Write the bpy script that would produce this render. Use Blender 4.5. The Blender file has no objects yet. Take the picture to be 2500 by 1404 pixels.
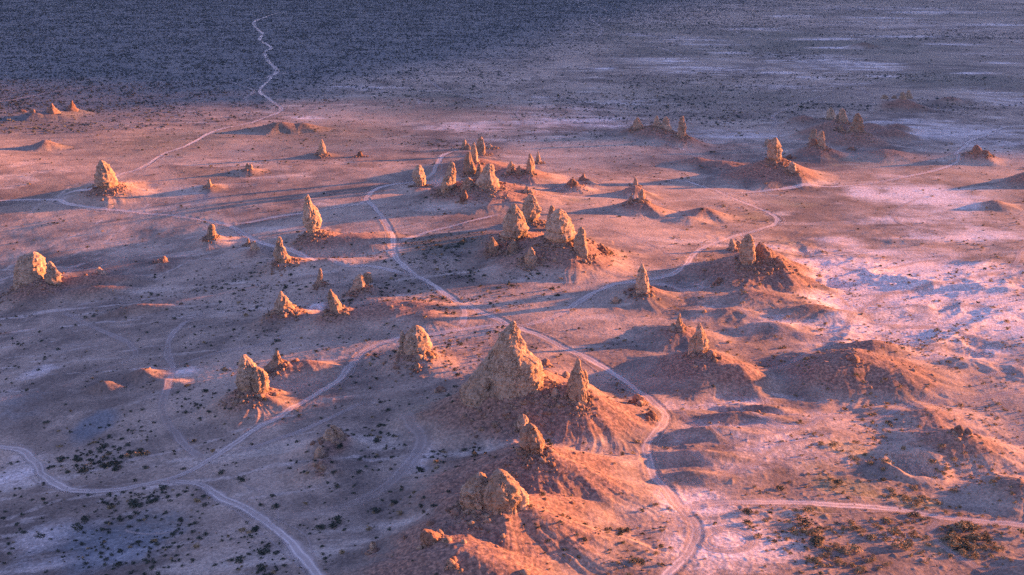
import bpy, math, random
import numpy as np
from mathutils import Vector

# ------------------------------------------------------------------ camera, sky, sun, exposure
scene = bpy.context.scene
CAM_H = 120.0
PITCH = math.radians(15.6)
FPX = 3050.0                                   # focal length in pixels of the 2500 px wide photograph
CX, CY = 1250.0, 702.0
cam_data = bpy.data.cameras.new("camera")
cam_data.sensor_width = 36.0
cam_data.lens = FPX / 2500.0 * 36.0
cam_data.clip_start, cam_data.clip_end = 1.0, 40000.0
cam = bpy.data.objects.new("camera", cam_data)
cam.location = (0, 0, CAM_H)
cam.rotation_euler = (math.radians(90) - PITCH, 0, 0)
scene.collection.objects.link(cam)
scene.camera = cam

SUN_EL = math.radians(7.4)
SUN_AZ = math.radians(19.0)                    # the sun stands this far beyond due right (+X), towards +Y
world = bpy.data.worlds.new("World")
scene.world = world
world.use_nodes = True
wn, wl = world.node_tree.nodes, world.node_tree.links
wn.clear()
sky = wn.new("ShaderNodeTexSky")
sky.sky_type = 'NISHITA'
sky.sun_disc = False
sky.sun_elevation = SUN_EL
sky.sun_rotation = math.radians(90) - SUN_AZ
sky.altitude = 600
sky.air_density, sky.dust_density, sky.ozone_density = 1.0, 0.6, 2.0
bgn = wn.new("ShaderNodeBackground")
SKY_TINT = (1.28, 0.95, 1.24, 1.0)
tint = wn.new("ShaderNodeMix"); tint.data_type = 'RGBA'; tint.blend_type = 'MULTIPLY'
tint.inputs[0].default_value = 1.0
tint.inputs[7].default_value = SKY_TINT
wo = wn.new("ShaderNodeOutputWorld")
wl.new(sky.outputs[0], tint.inputs[6]); wl.new(tint.outputs[2], bgn.inputs[0]); wl.new(bgn.outputs[0], wo.inputs[0])
bgn.inputs[1].default_value = 0.052

sun_data = bpy.data.lights.new("sun", 'SUN')
sun_data.energy = 5.0
sun_data.angle = math.radians(1.2)
sun_data.color = (1.0, 0.345, 0.10)
sun = bpy.data.objects.new("sun", sun_data)
to_sun = Vector((math.cos(SUN_EL) * math.cos(SUN_AZ), math.cos(SUN_EL) * math.sin(SUN_AZ), math.sin(SUN_EL)))
sun.rotation_euler = to_sun.to_track_quat('Z', 'Y').to_euler()
sun.location = (300, 100, 200)
scene.collection.objects.link(sun)

vs = scene.view_settings
vs.view_transform = 'Standard'; vs.look = 'None'; vs.gamma = 1.0; vs.use_curve_mapping = False
vs.exposure = 3.35
scene.cycles.use_denoising = False
scene.cycles.max_bounces = 4
scene.cycles.diffuse_bounces = 2
scene.cycles.transparent_max_bounces = 8

# ------------------------------------------------------------------ helpers: noise, camera rays
def _hash(ix, iy, iz, seed):
    h = (ix.astype(np.int64) * 374761393 + iy.astype(np.int64) * 668265263 + iz * 2147483647 + seed * 974634777) & 0xFFFFFFFF
    h = ((h ^ (h >> 13)) * 1274126177) & 0xFFFFFFFF
    return (h ^ (h >> 16)) & 0xFFFFFFFF

def noise2(x, y, seed=0):
    """gradient noise, about -1..1"""
    x0 = np.floor(x); y0 = np.floor(y)
    fx = x - x0; fy = y - y0
    ix = x0.astype(np.int64); iy = y0.astype(np.int64)
    u = fx * fx * fx * (fx * (fx * 6 - 15) + 10); v = fy * fy * fy * (fy * (fy * 6 - 15) + 10)
    def g(dx, dy):
        a = _hash(ix + dx, iy + dy, 0, seed) * (2 * math.pi / 4294967296.0)
        return np.cos(a) * (fx - dx) + np.sin(a) * (fy - dy)
    n0 = g(0, 0) * (1 - u) + g(1, 0) * u
    n1 = g(0, 1) * (1 - u) + g(1, 1) * u
    return (n0 * (1 - v) + n1 * v) * 1.5

def fbm2(x, y, octaves=4, seed=0, ridged=False):
    s = 0.0; a = 1.0; t = 0.0
    for o in range(octaves):
        n = noise2(x, y, seed + o * 17)
        if ridged: n = 1.0 - 2.0 * np.abs(n)
        s = s + n * a; t += a; a *= 0.5
        x, y = x * 2.03 + 11.7, y * 2.03 - 5.3
    return s / t

def noise3(x, y, z, seed=0):
    x0 = np.floor(x); y0 = np.floor(y); z0 = np.floor(z)
    fx, fy, fz = x - x0, y - y0, z - z0
    ix, iy, iz = x0.astype(np.int64), y0.astype(np.int64), z0.astype(np.int64)
    u = fx * fx * (3 - 2 * fx); v = fy * fy * (3 - 2 * fy); w = fz * fz * (3 - 2 * fz)
    out = 0.0
    for dz in (0, 1):
        for dy in (0, 1):
            for dx in (0, 1):
                r = _hash(ix + dx, iy + dy, (iz + dz) * 144665, seed) / 4294967296.0 * 2 - 1
                out = out + r * (u if dx else 1 - u) * (v if dy else 1 - v) * (w if dz else 1 - w)
    return out

def fbm3(x, y, z, octaves=4, seed=0, ridged=False):
    s = 0.0; a = 1.0; t = 0.0
    for o in range(octaves):
        n = noise3(x, y, z, seed + o * 31)
        if ridged: n = 1 - 2 * np.abs(n)
        s = s + n * a; t += a; a *= 0.52
        x, y, z = x * 2.07 + 3.1, y * 2.07 - 7.7, z * 2.07 + 1.9
    return s / t

def cells3(x, y, z, seed=0):
    """cellular noise: nearest distance, gap to the second nearest, a random number per cell"""
    ix, iy, iz = np.floor(x).astype(np.int64), np.floor(y).astype(np.int64), np.floor(z).astype(np.int64)
    d1 = np.full(x.shape, 9.0); d2 = np.full(x.shape, 9.0); rnd = np.zeros(x.shape)
    for dz in (-1, 0, 1):
        for dy in (-1, 0, 1):
            for dx in (-1, 0, 1):
                cx, cy, cz = ix + dx, iy + dy, iz + dz
                h1 = _hash(cx, cy, cz * 144665, seed) / 4294967296.0; h2 = _hash(cx, cy, cz * 144665, seed + 1) / 4294967296.0; h3 = _hash(cx, cy, cz * 144665, seed + 2) / 4294967296.0
                d = np.sqrt((cx + h1 - x) ** 2 + (cy + h2 - y) ** 2 + (cz + h3 - z) ** 2)
                near = d < d1
                d2 = np.where(near, d1, np.minimum(d2, d)); d1 = np.where(near, d, d1)
                rnd = np.where(near, _hash(cx, cy, cz * 144665, seed + 3) / 4294967296.0, rnd)
    return d1, d2 - d1, rnd

def sstep(a, b, x):
    t = np.clip((x - a) / (b - a), 0, 1)
    return t * t * (3 - 2 * t)

SP, CP = math.sin(PITCH), math.cos(PITCH)
def ray(px, py):
    px = np.asarray(px, float); py = np.asarray(py, float)
    X = (px - CX) / FPX; Y = -(py - CY) / FPX
    return X, CP + Y * SP, -SP + Y * CP          # dx, dy, dz
def flat(px, py, z=0.0):
    dx, dy, dz = ray(px, py)
    t = (z - CAM_H) / dz
    return dx * t, dy * t
def plain(x, y):
    """the plain without its mounds: it falls gently away at lower left; far off at upper left an alluvial fan climbs"""
    z = -1.32 * np.log1p(np.exp(np.clip(-(x + 12) / 13.0, -40, 40))) * sstep(690, 450, y) * (1 + .4 * sstep(380, 270, y))
    z = np.maximum(z, -34.0)
    z = z - np.minimum(.055 * 20 * np.log1p(np.exp(np.clip((x - 25) / 20.0, -40, 40))), 5.2) * sstep(1000, 600, y)
    z = z - 2.5 * sstep(-60, -240, x) * sstep(850, 500, y)
    return z + 16 * sstep(1000, 3200, y) * sstep(500, -900, x)
def on_plain(px, py, h=0.0):
    z = h
    for _ in range(14):
        x, y = flat(px, py, z)
        z = .5 * z + .5 * (float(plain(np.float64(x), np.float64(y))) + h)
    return float(x), float(y)
def scale_at(px, py):
    """metres per photo pixel (lateral) on the plain at that pixel"""
    dx, dy, dz = ray(px, py)
    return float(-CAM_H / dz / FPX)

# ------------------------------------------------------------------ terrain
# mounds: px, py of the crest as seen, height m, lateral radius px, depth/lateral ratio, peakedness
MOUNDS = [
 (865, 572, 3.4, 150, .75, .9), (225, 668, 4.2, 170, .4, .9), (230, 694, 3.2, 140, .3, .9), (790, 634, 2.6, 150, .4, .9), (745, 884, 2.4, 110, .6, .9), (330, 742, 2.6, 140, .25, .9), (1000, 742, 2.6, 170, .6, .9),
 (1238, 905, 11.5, 130, 1.0, 1.2),
 (1248, 925, 9.0, 270, 1.0, 1.5), (1415, 968, 6.5, 240, 1.0, 1.4), (1300, 1090, 8.0, 330, .8, 1.4), (1212, 1215, 8.0, 360, .75, 1.4),
 (1120, 1345, 6.0, 380, .7, 1.3), (1345, 960, 6, 200, 1.0, 1.3),
 (1368, 575, 8.5, 200, 1.0, 1.5), (1260, 570, 6.5, 150, 1.0, 1.5), (1300, 625, 4, 150, .9, 1.4), (1410, 615, 5, 150, .9, 1.4),
 (1185, 440, 7.0, 180, 1.0, 1.4), (1160, 385, 6.5, 150, 1.0, 1.4), (1285, 412, 5, 130, .9, 1.4), (1100, 452, 4, 100, .9, 1.4), (1230, 470, 4, 150, .9, 1.4),
 (1828, 635, 7.4, 190, 1.0, 1.2), (1905, 655, 6, 150, .9, 1.3), (1870, 625, 6, 150, .9, 1.3),
 (1570, 705, 3.5, 115, 1.0, 1.5),
 (1660, 795, 4.0, 130, .9, 1.4), (1715, 855, 6.5, 200, .9, 1.4), (1800, 905, 4, 150, .8, 1.3),
 (2085, 872, 5.6, 250, .8, 1.0), (2170, 915, 4.0, 210, .7, .95), (2010, 900, 4.5, 160, .7, 1.3), (2130, 840, 4, 140, .5, 1.3),
 (2345, 1052, 5.2, 190, .8, 1.15), (2270, 1010, 2.8, 190, .8, 1.0),
 (2185, 1140, 1.2, 120, .9, 1.0), (2490, 1168, 3.8, 170, .8, 1.4), (2560, 1370, 3, 160, .8, 1.3),
 (1850, 725, 3.0, 240, .5, 1.3), (1990, 755, 3.2, 170, .5, 1.3), (1780, 760, 2.2, 170, .45, 1.3), (1900, 800, 2.2, 170, .4, 1.3),
 (1790, 1000, 2.4, 170, .35, 1.2), (1720, 1050, 2.0, 170, .35, 1.2), (1700, 1110, 1.8, 150, .35, 1.2), (1690, 1160, 1.4, 120, .4, 1.2), (1860, 985, 2.2, 130, .35, 1.2),
 (262, 452, 4.5, 115, 1.0, 1.5), (765, 562, 5.5, 125, 1.0, 1.5), (690, 632, 3.2, 105, 1.0, 1.5), (615, 606, 2, 70, 1, 1.4), (90, 688, 5.0, 150, 1.0, 1.4),
 (515, 573, 2.6, 75, 1.0, 1.5), (692, 748, 4.2, 105, 1.0, 1.5), (818, 752, 4.2, 120, 1.0, 1.4), (930, 745, 3.2, 200, .9, 1.2), (1040, 765, 2.4, 130, .9, 1.2),
 (615, 945, 4.5, 140, 1.0, 1.5), (680, 890, 3.0, 100, .8, 1.4), (760, 890, 1.8, 110, .7, 1.2), (1008, 855, 3.2, 120, .9, 1.5), (885, 700, 2.5, 80, 1.0, 1.4), (782, 690, 2, 60, 1, 1.4),
 (1890, 388, 9.0, 160, 1.0, 1.5), (1770, 392, 4.5, 120, .8, 1.3), (1935, 415, 5.5, 90, 1.0, 1.4), (1700, 385, 4, 90, .8, 1.3), (1830, 410, 4, 110, .8, 1.3),
 (1998, 352, 6.0, 95, 1.0, 1.4), (2092, 315, 8.5, 130, 1.0, 1.4), (2040, 290, 9.0, 130, .9, 1.4), (1962, 280, 4.5, 70, .7, 1.4), (2180, 312, 5.5, 85, .8, 1.4), (2130, 302, 5, 70, .8, 1.4), (2190, 300, 4.5, 70, .8, 1.3), (2160, 365, 4, 110, .8, 1.2),
 (1600, 308, 6.0, 100, .9, 1.4), (1660, 325, 5.5, 90, .9, 1.4), (1556, 308, 5, 70, .9, 1.4),
 (2205, 238, 7, 85, .8, 1.4), (2320, 236, 4, 60, .7, 1.3), (2110, 102, 6, 60, .6, 1.3),
 (128, 270, 4.0, 75, .9, 1.4), (176, 265, 3.4, 62, .9, 1.4), (80, 273, 4, 60, .8, 1.3), (110, 338, 4.5, 60, .8, 1.4), (680, 297, 5, 90, .7, 1.3), (740, 300, 4, 80, .7, 1.3),
 (2385, 365, 5.2, 80, .9, 1.3), (2510, 418, 6, 85, .9, 1.3), (2430, 490, 3, 70, .8, 1.3),
 (1720, 505, 4, 95, .8, 1.3), (1680, 530, 2, 80, .8, 1.3), (1552, 450, 4.5, 65, .9, 1.5), (1567, 485, 5, 95, .9, 1.4), (1540, 492, 2.5, 60, .9, 1.4), (1400, 447, 3, 60, .8, 1.3), (1425, 435, 3, 50, .8, 1.3),
 (810, 1060, 2.5, 120, .8, 1.4), (782, 1125, 2.6, 110, .8, 1.4), (1052, 1318, 4.0, 130, .8, 1.4), (345, 898, 2.4, 80, .8, 1.3), (255, 930, 2.0, 70, .7, 1.3), (400, 925, 1.5, 80, .6, 1.3),
 (785, 372, 2, 50, 1, 1.4), (607, 410, 2, 50, 1, 1.4), (510, 450, 2, 50, 1, 1.4), (240, 666, 1.5, 50, 1, 1.3), (395, 638, 1.5, 50, 1, 1.3),
]
M = []
for (px, py, h, r, asp, pk) in MOUNDS:
    h *= 1.2
    x, y = on_plain(px, py, h)
    s = scale_at(px, py)
    M.append((float(x), float(y), h, r * s, r * s * asp, pk))

# (name, label, material, columns); a column is a list of (photo y, left x, right x), from its foot up to its tip
K, B = "rock_pinnacle", "boulder"
ROCKS = [
 (K, "tallest broad pyramid-shaped tufa pinnacle beside the central road crossing", 0, [[(946,1200,1318),(925,1198,1325),(903,1200,1321),(878,1203,1309),(850,1207,1287),(830,1215,1275),(815,1222,1269),(800,1236,1264),(790,1246,1259),(785,1250,1257)], [(938,1292,1326),(905,1292,1322),(885,1293,1314),(876,1297,1308)], [(950,1128,1240),(925,1144,1242),(900,1164,1244),(876,1184,1246),(852,1202,1248),(838,1212,1248)]]),
 (K, "slim hooked tufa spire with a knob on its sunny side, next to the big pyramid", 0, [[(984,1399,1433),(955,1388,1432),(930,1391,1430),(915,1395,1425),(900,1400,1419),(888,1405,1418),(878,1408,1415)], [(950,1418,1436),(930,1421,1437),(915,1422,1435),(904,1424,1430)]]),
 (K, "rounded tufa dome with a thin horn standing at its shaded end, by the road bend", 0, [[(860,985,1046),(845,985,1051),(825,988,1046),(812,994,1038),(803,1001,1030),(797,1008,1022)], [(864,968,990),(840,976,990),(822,976,988),(812,978,985),(807,980,983)]]),
 (K, "tufa rock with a round head perched on a stout body like a snowman", 0, [[(1106,1284,1326),(1085,1270,1329),(1065,1268,1322),(1050,1272,1312),(1040,1280,1306),(1034,1287,1299)], [(1056,1268,1285),(1048,1266,1286),(1040,1263,1288),(1028,1261,1291),(1018,1265,1287),(1012,1271,1281)]]),
 (K, "wide lumpy double-domed tufa outcrop on the sunlit ridge, the nearest big rock", 0, [[(1238,1130,1202),(1215,1124,1206),(1190,1128,1200),(1172,1140,1192),(1162,1155,1185),(1157,1164,1178)], [(1244,1180,1262),(1215,1180,1268),(1190,1185,1265),(1170,1192,1250),(1157,1202,1240),(1150,1210,1230)], [(1236,1245,1292),(1210,1250,1290),(1195,1255,1278),(1186,1258,1268)]]),
 (K, "lone sharp needle of tufa on a small mound at the roadside", 0, [[(714,1556,1584),(700,1553,1584),(680,1555,1581),(665,1557,1578),(655,1561,1574),(643,1566,1569)]]),
 (K, "tall blocky tufa tower on top of the big dark red mound", 0, [[(648,1812,1838),(630,1806,1844),(605,1808,1843),(590,1811,1840),(580,1817,1838),(572,1824,1833)]]),
 (K, "low twin-lumped tufa rock tucked behind the blocky tower's shaded side", 0, [[(609,1779,1796),(597,1779,1796),(588,1782,1793),(584,1785,1790)], [(609,1792,1810),(598,1794,1810),(591,1797,1808),(588,1800,1804)]]),
 (K, "sloping tufa slab leaning away from the blocky tower's sunny side", 1, [[(630,1846,1894),(615,1846,1888),(603,1847,1875),(595,1850,1864)]]),
 (B, "flat red boulder lying on the sunny slope below the blocky tower", 1, [[(650,1884,1926),(640,1885,1918),(631,1891,1908)]]),
 (K, "biggest dome-topped tufa pinnacle of the central group, with a thin spire at its shoulder", 0, [[(588,1346,1395),(574,1330,1406),(555,1333,1400),(540,1338,1393),(525,1345,1385),(516,1353,1377),(511,1361,1372)], [(562,1332,1360),(530,1337,1357),(515,1340,1354),(507,1342,1353),(502,1345,1350)]]),
 (K, "tapering tufa cone with a broad sunlit flank facing the dome of the central group", 0, [[(586,1226,1262),(572,1225,1286),(558,1228,1291),(540,1231,1282),(525,1236,1274),(510,1243,1267),(502,1249,1261),(497,1252,1258)]]),
 (K, "craggy fluted tufa tower with a ragged top at the back of the central group", 0, [[(543,1284,1306),(528,1276,1315),(512,1276,1318),(497,1278,1312),(485,1284,1307),(475,1290,1301)], [(500,1296,1314),(486,1296,1309),(480,1298,1306)]]),
 (K, "ragged little tufa crest on the slope behind the fluted tower", 0, [[(471,1280,1292),(462,1281,1291),(455,1283,1289)], [(474,1289,1303),(467,1291,1301),(463,1293,1298)]]),
 (K, "narrow tufa spire on the sunny edge of the central group", 0, [[(627,1408,1437),(610,1403,1435),(590,1404,1430),(575,1407,1429),(562,1413,1427),(555,1417,1423)]]),
 (K, "small hooded tufa stump at the shaded foot of the tapering cone", 0, [[(619,1195,1216),(605,1193,1217),(594,1194,1213),(586,1197,1207),(579,1199,1204)]]),
 (K, "small round-topped tufa stump with a dark hollow, between two other stumps", 0, [[(619,1241,1264),(606,1240,1267),(596,1244,1265),(589,1248,1260),(585,1252,1257)]]),
 (K, "small bell-shaped tufa stump standing lowest on the shaded apron of the central group", 0, [[(644,1280,1312),(632,1280,1313),(622,1285,1307),(612,1290,1302),(604,1293,1299)]]),
 (K, "rounded tufa knob on a narrow neck beside the pale road curve", 0, [[(455,1020,1036),(443,1014,1038),(430,1007,1037),(418,1008,1035),(410,1013,1031),(403,1019,1026)]]),
 (K, "tufa rock with a bulging foot and a smooth finger rising from it", 0, [[(468,1078,1104),(452,1077,1112),(438,1080,1111),(425,1088,1111),(412,1093,1110),(402,1096,1109),(396,1099,1106)]]),
 (K, "broad flat-topped tufa block with a bright sunlit edge in the second group", 0, [[(457,1170,1218),(445,1160,1217),(432,1169,1211),(420,1176,1206),(410,1181,1205),(402,1187,1203)]]),
 (K, "leaning tufa ridge rock in the middle of the second group", 0, [[(426,1140,1163),(412,1132,1161),(398,1131,1155),(385,1134,1152),(376,1138,1150),(371,1141,1147)]]),
 (K, "small tufa stub wedged behind the flat-topped block", 0, [[(432,1161,1178),(418,1162,1177),(408,1165,1175),(400,1168,1172)]]),
 (K, "slender tufa column between two taller peaks of the second group", 0, [[(397,1150,1167),(380,1150,1166),(365,1150,1164),(355,1152,1161),(348,1155,1159)]]),
 (K, "highest tufa peak at the back of the second group", 0, [[(380,1166,1185),(366,1164,1184),(353,1162,1183),(343,1166,1180),(335,1171,1177)]]),
 (K, "short double-pointed tufa peak at the shaded back of the second group", 0, [[(364,1126,1140),(354,1127,1139),(347,1130,1138),(341,1133,1137)], [(366,1136,1150),(356,1137,1147),(350,1139,1143)]]),
 (K, "forked tufa outcrop of thin fins between the two groups of tall rocks", 0, [[(426,1232,1246),(412,1235,1250),(402,1241,1251),(394,1245,1249)], [(422,1245,1258),(410,1249,1257),(401,1252,1256)]]),
 (K, "stubby tufa post on the end of the forked outcrop", 0, [[(424,1257,1273),(412,1262,1271),(405,1265,1270)]]),
 (K, "twin tufa pillars fused together on the red slope", 0, [[(421,1285,1300),(405,1285,1300),(394,1287,1297),(388,1290,1295)], [(418,1290,1305),(400,1291,1305),(386,1291,1301),(375,1291,1295)]]),
 (K, "small pointed tufa spire behind the fused twin pillars", 0, [[(398,1306,1321),(385,1307,1319),(377,1310,1317),(369,1312,1315)]]),
 (K, "low shaded tufa hump at the foot of the flat-topped block", 0, [[(460,1125,1163),(445,1132,1156),(434,1139,1148)]]),
 (B, "weathered grey rock on the shaded skirt below the second group", 1, [[(492,1122,1142),(475,1126,1140),(465,1131,1137)]]),
 (K, "tiny tufa cone on the plain just behind the highest peak", 0, [[(362,1186,1206),(357,1190,1201),(351,1194,1198)]]),
 (K, "big solitary thumb-shaped tufa rock encircled by the hairpin road", 0, [[(458,248,284),(449,233,288),(435,232,282),(420,234,275),(410,236,269),(402,239,262),(393,242,250)]]),
 (K, "solitary tufa figure with a small head and broad shoulders on a dark cone", 0, [[(570,756,774),(552,746,781),(538,741,784),(522,741,778),(510,743,771),(500,743,762),(490,745,758),(482,744,757),(475,749,754)]]),
 (K, "upright tufa stack with a blunt square head above a sunlit tongue of ground", 0, [[(643,680,703),(628,670,707),(612,670,698),(600,673,691),(588,674,691),(579,678,686)]]),
 (K, "drum-shaped tufa stump on a low dark mound beside the road fork", 0, [[(579,506,526),(565,505,526),(555,508,524),(549,511,521)]]),
 (K, "pair of low pointed tufa teeth near the square-headed stack", 0, [[(598,601,613),(588,603,609),(582,604,608)], [(610,611,635),(598,614,627),(589,618,624)]]),
 (K, "massive tufa block with a separate pale fin at its sunny end, near the frame edge", 0, [[(686,38,120),(665,40,116),(645,42,109),(632,44,104),(624,50,97),(619,70,92)], [(698,126,148),(680,110,147),(665,112,142),(652,113,135),(642,115,127),(639,117,123)]]),
 (B, "small pyramid rock sitting in the sunlit strip behind the massive block", 0, [[(670,226,260),(660,231,249),(653,237,243)]]),
 (B, "tiny sunlit rock pile alone on the shaded flat", 1, [[(641,374,396),(636,378,390)], [(641,386,413),(634,388,407),(626,396,403)]]),
 (B, "tiny rock stub between long sunlit strips of the plain", 0, [[(454,503,519),(446,506,514),(438,508,513)]]),
 (B, "two-lobed small rock on a dusty rise far behind", 0, [[(414,597,609),(405,599,608),(399,602,606)], [(414,606,619),(405,608,616),(401,610,614)]]),
 (K, "lonely slim tufa post on the far plain", 0, [[(376,780,795),(362,778,795),(350,780,791),(341,782,787)]]),
 (K, "far red tufa peak at the sunlit end of a low ridge", 1, [[(275,108,147),(266,115,137),(259,122,132),(252,125,128)]]),
 (K, "far steep tufa cone beside the red peak", 1, [[(269,160,191),(260,167,184),(252,172,179),(245,174,177)]]),
 (B, "dark little rock heap on the far plain", 1, [[(383,867,891),(375,873,885),(370,877,882)]]),
 (B, "low ledge of far red rock trailing from the red peak", 1, [[(276,68,92),(271,73,87),(267,78,83)], [(274,40,66),(270,44,60)]]),
 (K, "thin shaded tufa post behind the sunlit shelf", 0, [[(692,772,791),(676,774,788),(664,777,786),(655,779,783)]]),
 (K, "humped tufa arch of two lumps beside the road", 0, [[(707,857,891),(690,861,891),(678,867,888),(671,873,884)], [(692,884,908),(676,884,908),(667,889,905)]]),
 (K, "sloping tufa crag at the shaded end of the sunlit shelf", 0, [[(754,668,718),(738,674,708),(724,679,696),(711,682,688)]]),
 (K, "white-edged tufa shark fin on the crest of the sunlit shelf", 0, [[(759,808,838),(742,803,831),(726,800,820),(715,801,812),(707,804,808)]]),
 (K, "tufa crag with an upright horn and a long stepped shoulder", 0, [[(952,590,630),(935,577,640),(915,580,632),(900,582,625),(888,585,616),(878,586,608),(868,590,599)], [(955,612,656),(932,615,656),(914,618,652),(903,620,642),(896,622,632)]]),
 (K, "small jagged tufa rock at the tip of a bright patch, behind the horned crag", 0, [[(895,654,691),(880,664,689),(870,668,682),(858,673,679)]]),
 (B, "low heap of pale broken rock on the shaded flat between two tracks", 0, [[(1074,788,826),(1060,794,820),(1048,800,812)], [(1072,812,852),(1058,818,838),(1040,806,818)]]),
 (B, "rounded brown boulder on a dark patch between two tracks", 0, [[(1120,770,793),(1106,768,794),(1096,773,789),(1091,777,786)]]),
 (B, "tilted rock slab lying just below the rounded brown boulder", 1, [[(1144,771,789),(1134,774,788),(1126,780,786)]]),
 (B, "low ragged rock crest catching a spark of sun on the dark lower slope", 1, [[(1325,1034,1082),(1310,1030,1079),(1301,1030,1066),(1294,1028,1044)]]),
 (B, "upright egg-shaped stone on the dark lower slope", 0, [[(1347,903,918),(1332,902,919),(1323,906,915)]]),
 (B, "angular pale stone at the very bottom of the dark slope", 0, [[(1382,1093,1113),(1372,1089,1109),(1365,1094,1103)]]),
 (K, "square tufa tower on the far dark hill with a sunlit foot", 0, [[(394,1888,1906),(382,1873,1907),(365,1874,1906),(350,1876,1904),(342,1879,1898),(337,1891,1897)]]),
 (B, "small round knob rock behind the square tower's shaded side", 0, [[(357,1867,1881),(346,1867,1879),(340,1870,1876)]]),
 (K, "short tufa stump on the slope below the square tower", 0, [[(420,1921,1945),(408,1924,1943),(400,1927,1942),(396,1931,1938)]]),
 (B, "scrappy rock crest on the sunlit slope beyond the square tower", 1, [[(388,1916,1934),(382,1920,1932),(377,1927,1931)], [(388,1932,1950),(383,1936,1944)]]),
 (K, "flat-cut tufa column with a boulder at its foot, one of two side by side", 0, [[(350,1976,1996),(335,1977,1995),(322,1980,1995),(316,1983,1993)]]),
 (K, "round-topped tufa column standing beside the flat-cut one", 0, [[(360,2001,2015),(345,1997,2013),(330,1998,2013),(320,2002,2011)]]),
 (B, "rounded boulder resting at the foot of the flat-cut column", 1, [[(355,1976,1998),(347,1976,1998),(340,1981,1993)]]),
 (K, "broad-footed tufa cone with a blunt top on the far dark ridge", 0, [[(320,2070,2109),(305,2079,2107),(292,2082,2105),(282,2086,2101),(277,2090,2097)]]),
 (K, "far tufa spire at the shaded end of a rocky saddle", 0, [[(293,2015,2041),(278,2018,2037),(268,2022,2034),(262,2026,2031)]]),
 (K, "far hulking tufa peak at the sunny end of a rocky saddle", 0, [[(297,2050,2070),(280,2048,2065),(270,2050,2063),(265,2052,2058)], [(290,2040,2056),(281,2042,2053)]]),
 (K, "little tufa triangle in front of the broad-footed cone", 0, [[(320,2045,2061),(310,2048,2057),(305,2051,2056)]]),
 (K, "tallest far tufa blade at the sunny end of a dark four-peaked ridge", 0, [[(332,1653,1675),(315,1654,1673),(300,1656,1671),(290,1659,1669),(284,1664,1669)]]),
 (K, "far rounded tufa lump at the shaded end of a dark four-peaked ridge", 0, [[(314,1545,1569),(302,1546,1567),(293,1550,1562),(287,1554,1559)]]),
 (K, "far pointed tufa peak second along the dark four-peaked ridge", 0, [[(309,1593,1617),(297,1596,1612),(288,1599,1607),(283,1602,1606)]]),
 (K, "far leaning tufa peak third along the dark four-peaked ridge", 0, [[(316,1607,1641),(303,1613,1636),(293,1619,1632),(286,1623,1630)]]),
 (K, "most distant tufa tower, tallest on a remote dark hill", 0, [[(242,2211,2229),(230,2213,2225),(220,2216,2222)]]),
 (K, "most distant tufa stub just beside the remote tallest tower", 0, [[(242,2195,2213),(232,2198,2210),(225,2201,2207)]]),
 (K, "small remote rock tooth at the shaded end of the remote dark hill", 0, [[(242,2151,2169),(232,2155,2164)], [(241,2176,2190),(234,2179,2187)]]),
 (B, "rocky cap on a dark hill where the far road climbs", 1, [[(376,2370,2402),(364,2376,2394),(355,2381,2388)], [(378,2396,2420),(368,2400,2412)]]),
 (K, "little tufa spike alone on the slope behind the needle-topped rock", 0, [[(800,1649,1667),(785,1651,1665),(775,1654,1662),(765,1657,1661)]]),
 (K, "pale needle-topped tufa rock with a lumpy foot on the orange ridge", 0, [[(862,1690,1714),(848,1692,1731),(832,1692,1728),(815,1696,1722),(802,1700,1716),(789,1705,1711)], [(864,1680,1704),(845,1680,1702),(830,1685,1699),(822,1690,1696)]]),
 (K, "tiny tufa spike topping the farther of two neighbouring cones", 0, [[(454,1544,1559),(443,1547,1556),(434,1549,1553)]]),
 (K, "small pale tufa blade on the nearer of two neighbouring cones", 0, [[(489,1557,1577),(475,1560,1574),(462,1565,1570)]]),
 (B, "low pale rock below the small tufa blade", 0, [[(496,1531,1549),(486,1535,1545),(479,1538,1543)]]),
 (B, "dark rock heap in the sun beyond the second group", 1, [[(452,1383,1413),(443,1387,1407),(437,1393,1401)]]),
 (B, "small peaked rock just behind the dark rock heap", 1, [[(437,1414,1433),(430,1419,1428),(423,1423,1427)]]),
 (B, "round boulder leaning on the shaded flank of the tallest pyramid", 0, [[(931,1176,1202),(915,1174,1206),(903,1182,1204),(898,1188,1200)]]),
 (B, "grey stone lying on the dark slope down from the tallest pyramid", 1, [[(956,1067,1085),(948,1066,1084),(943,1070,1080)]]),
 (B, "long sunlit boulder beside the road above the steep bend", 1, [[(985,1540,1577),(972,1543,1572),(965,1550,1563)]]),
 (B, "broken rock heap at the roadside just below the long sunlit boulder", 1, [[(1022,1577,1604),(1010,1580,1600),(1003,1586,1594)]]),
 (B, "lone round stone on the shaded mound of the roadside needle", 0, [[(740,1497,1511),(731,1497,1510),(725,1500,1507)]]),
 (B, "red rock block in the sun behind the tallest pyramid", 1, [[(892,1318,1346),(882,1322,1343),(877,1327,1338)]]),
 (B, "rough tan boulder between the pyramid and the hooked spire", 0, [[(921,1373,1392),(912,1374,1389),(907,1378,1385)]]),
 (B, "rocky tip on the crest of the wide dark mound", 1, [[(882,2066,2100),(872,2072,2096),(866,2080,2088)]]),
 (B, "dark rock tip on the steep mound above the grey pit", 1, [[(1058,2322,2360),(1046,2332,2354),(1040,2340,2348)]]),
 (B, "boulder shelf on the shaded foot of the needle-topped rock", 1, [[(872,1722,1750),(862,1726,1746),(856,1732,1740)]]),
 (B, "orange rock crest poking from the dark red slope", 1, [[(692,1744,1766),(683,1749,1762),(677,1753,1758)]]),
 (B, "small orange stone below the domed rock with a horn", 0, [[(902,1013,1027),(893,1014,1025),(887,1017,1022)]]),
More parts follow.
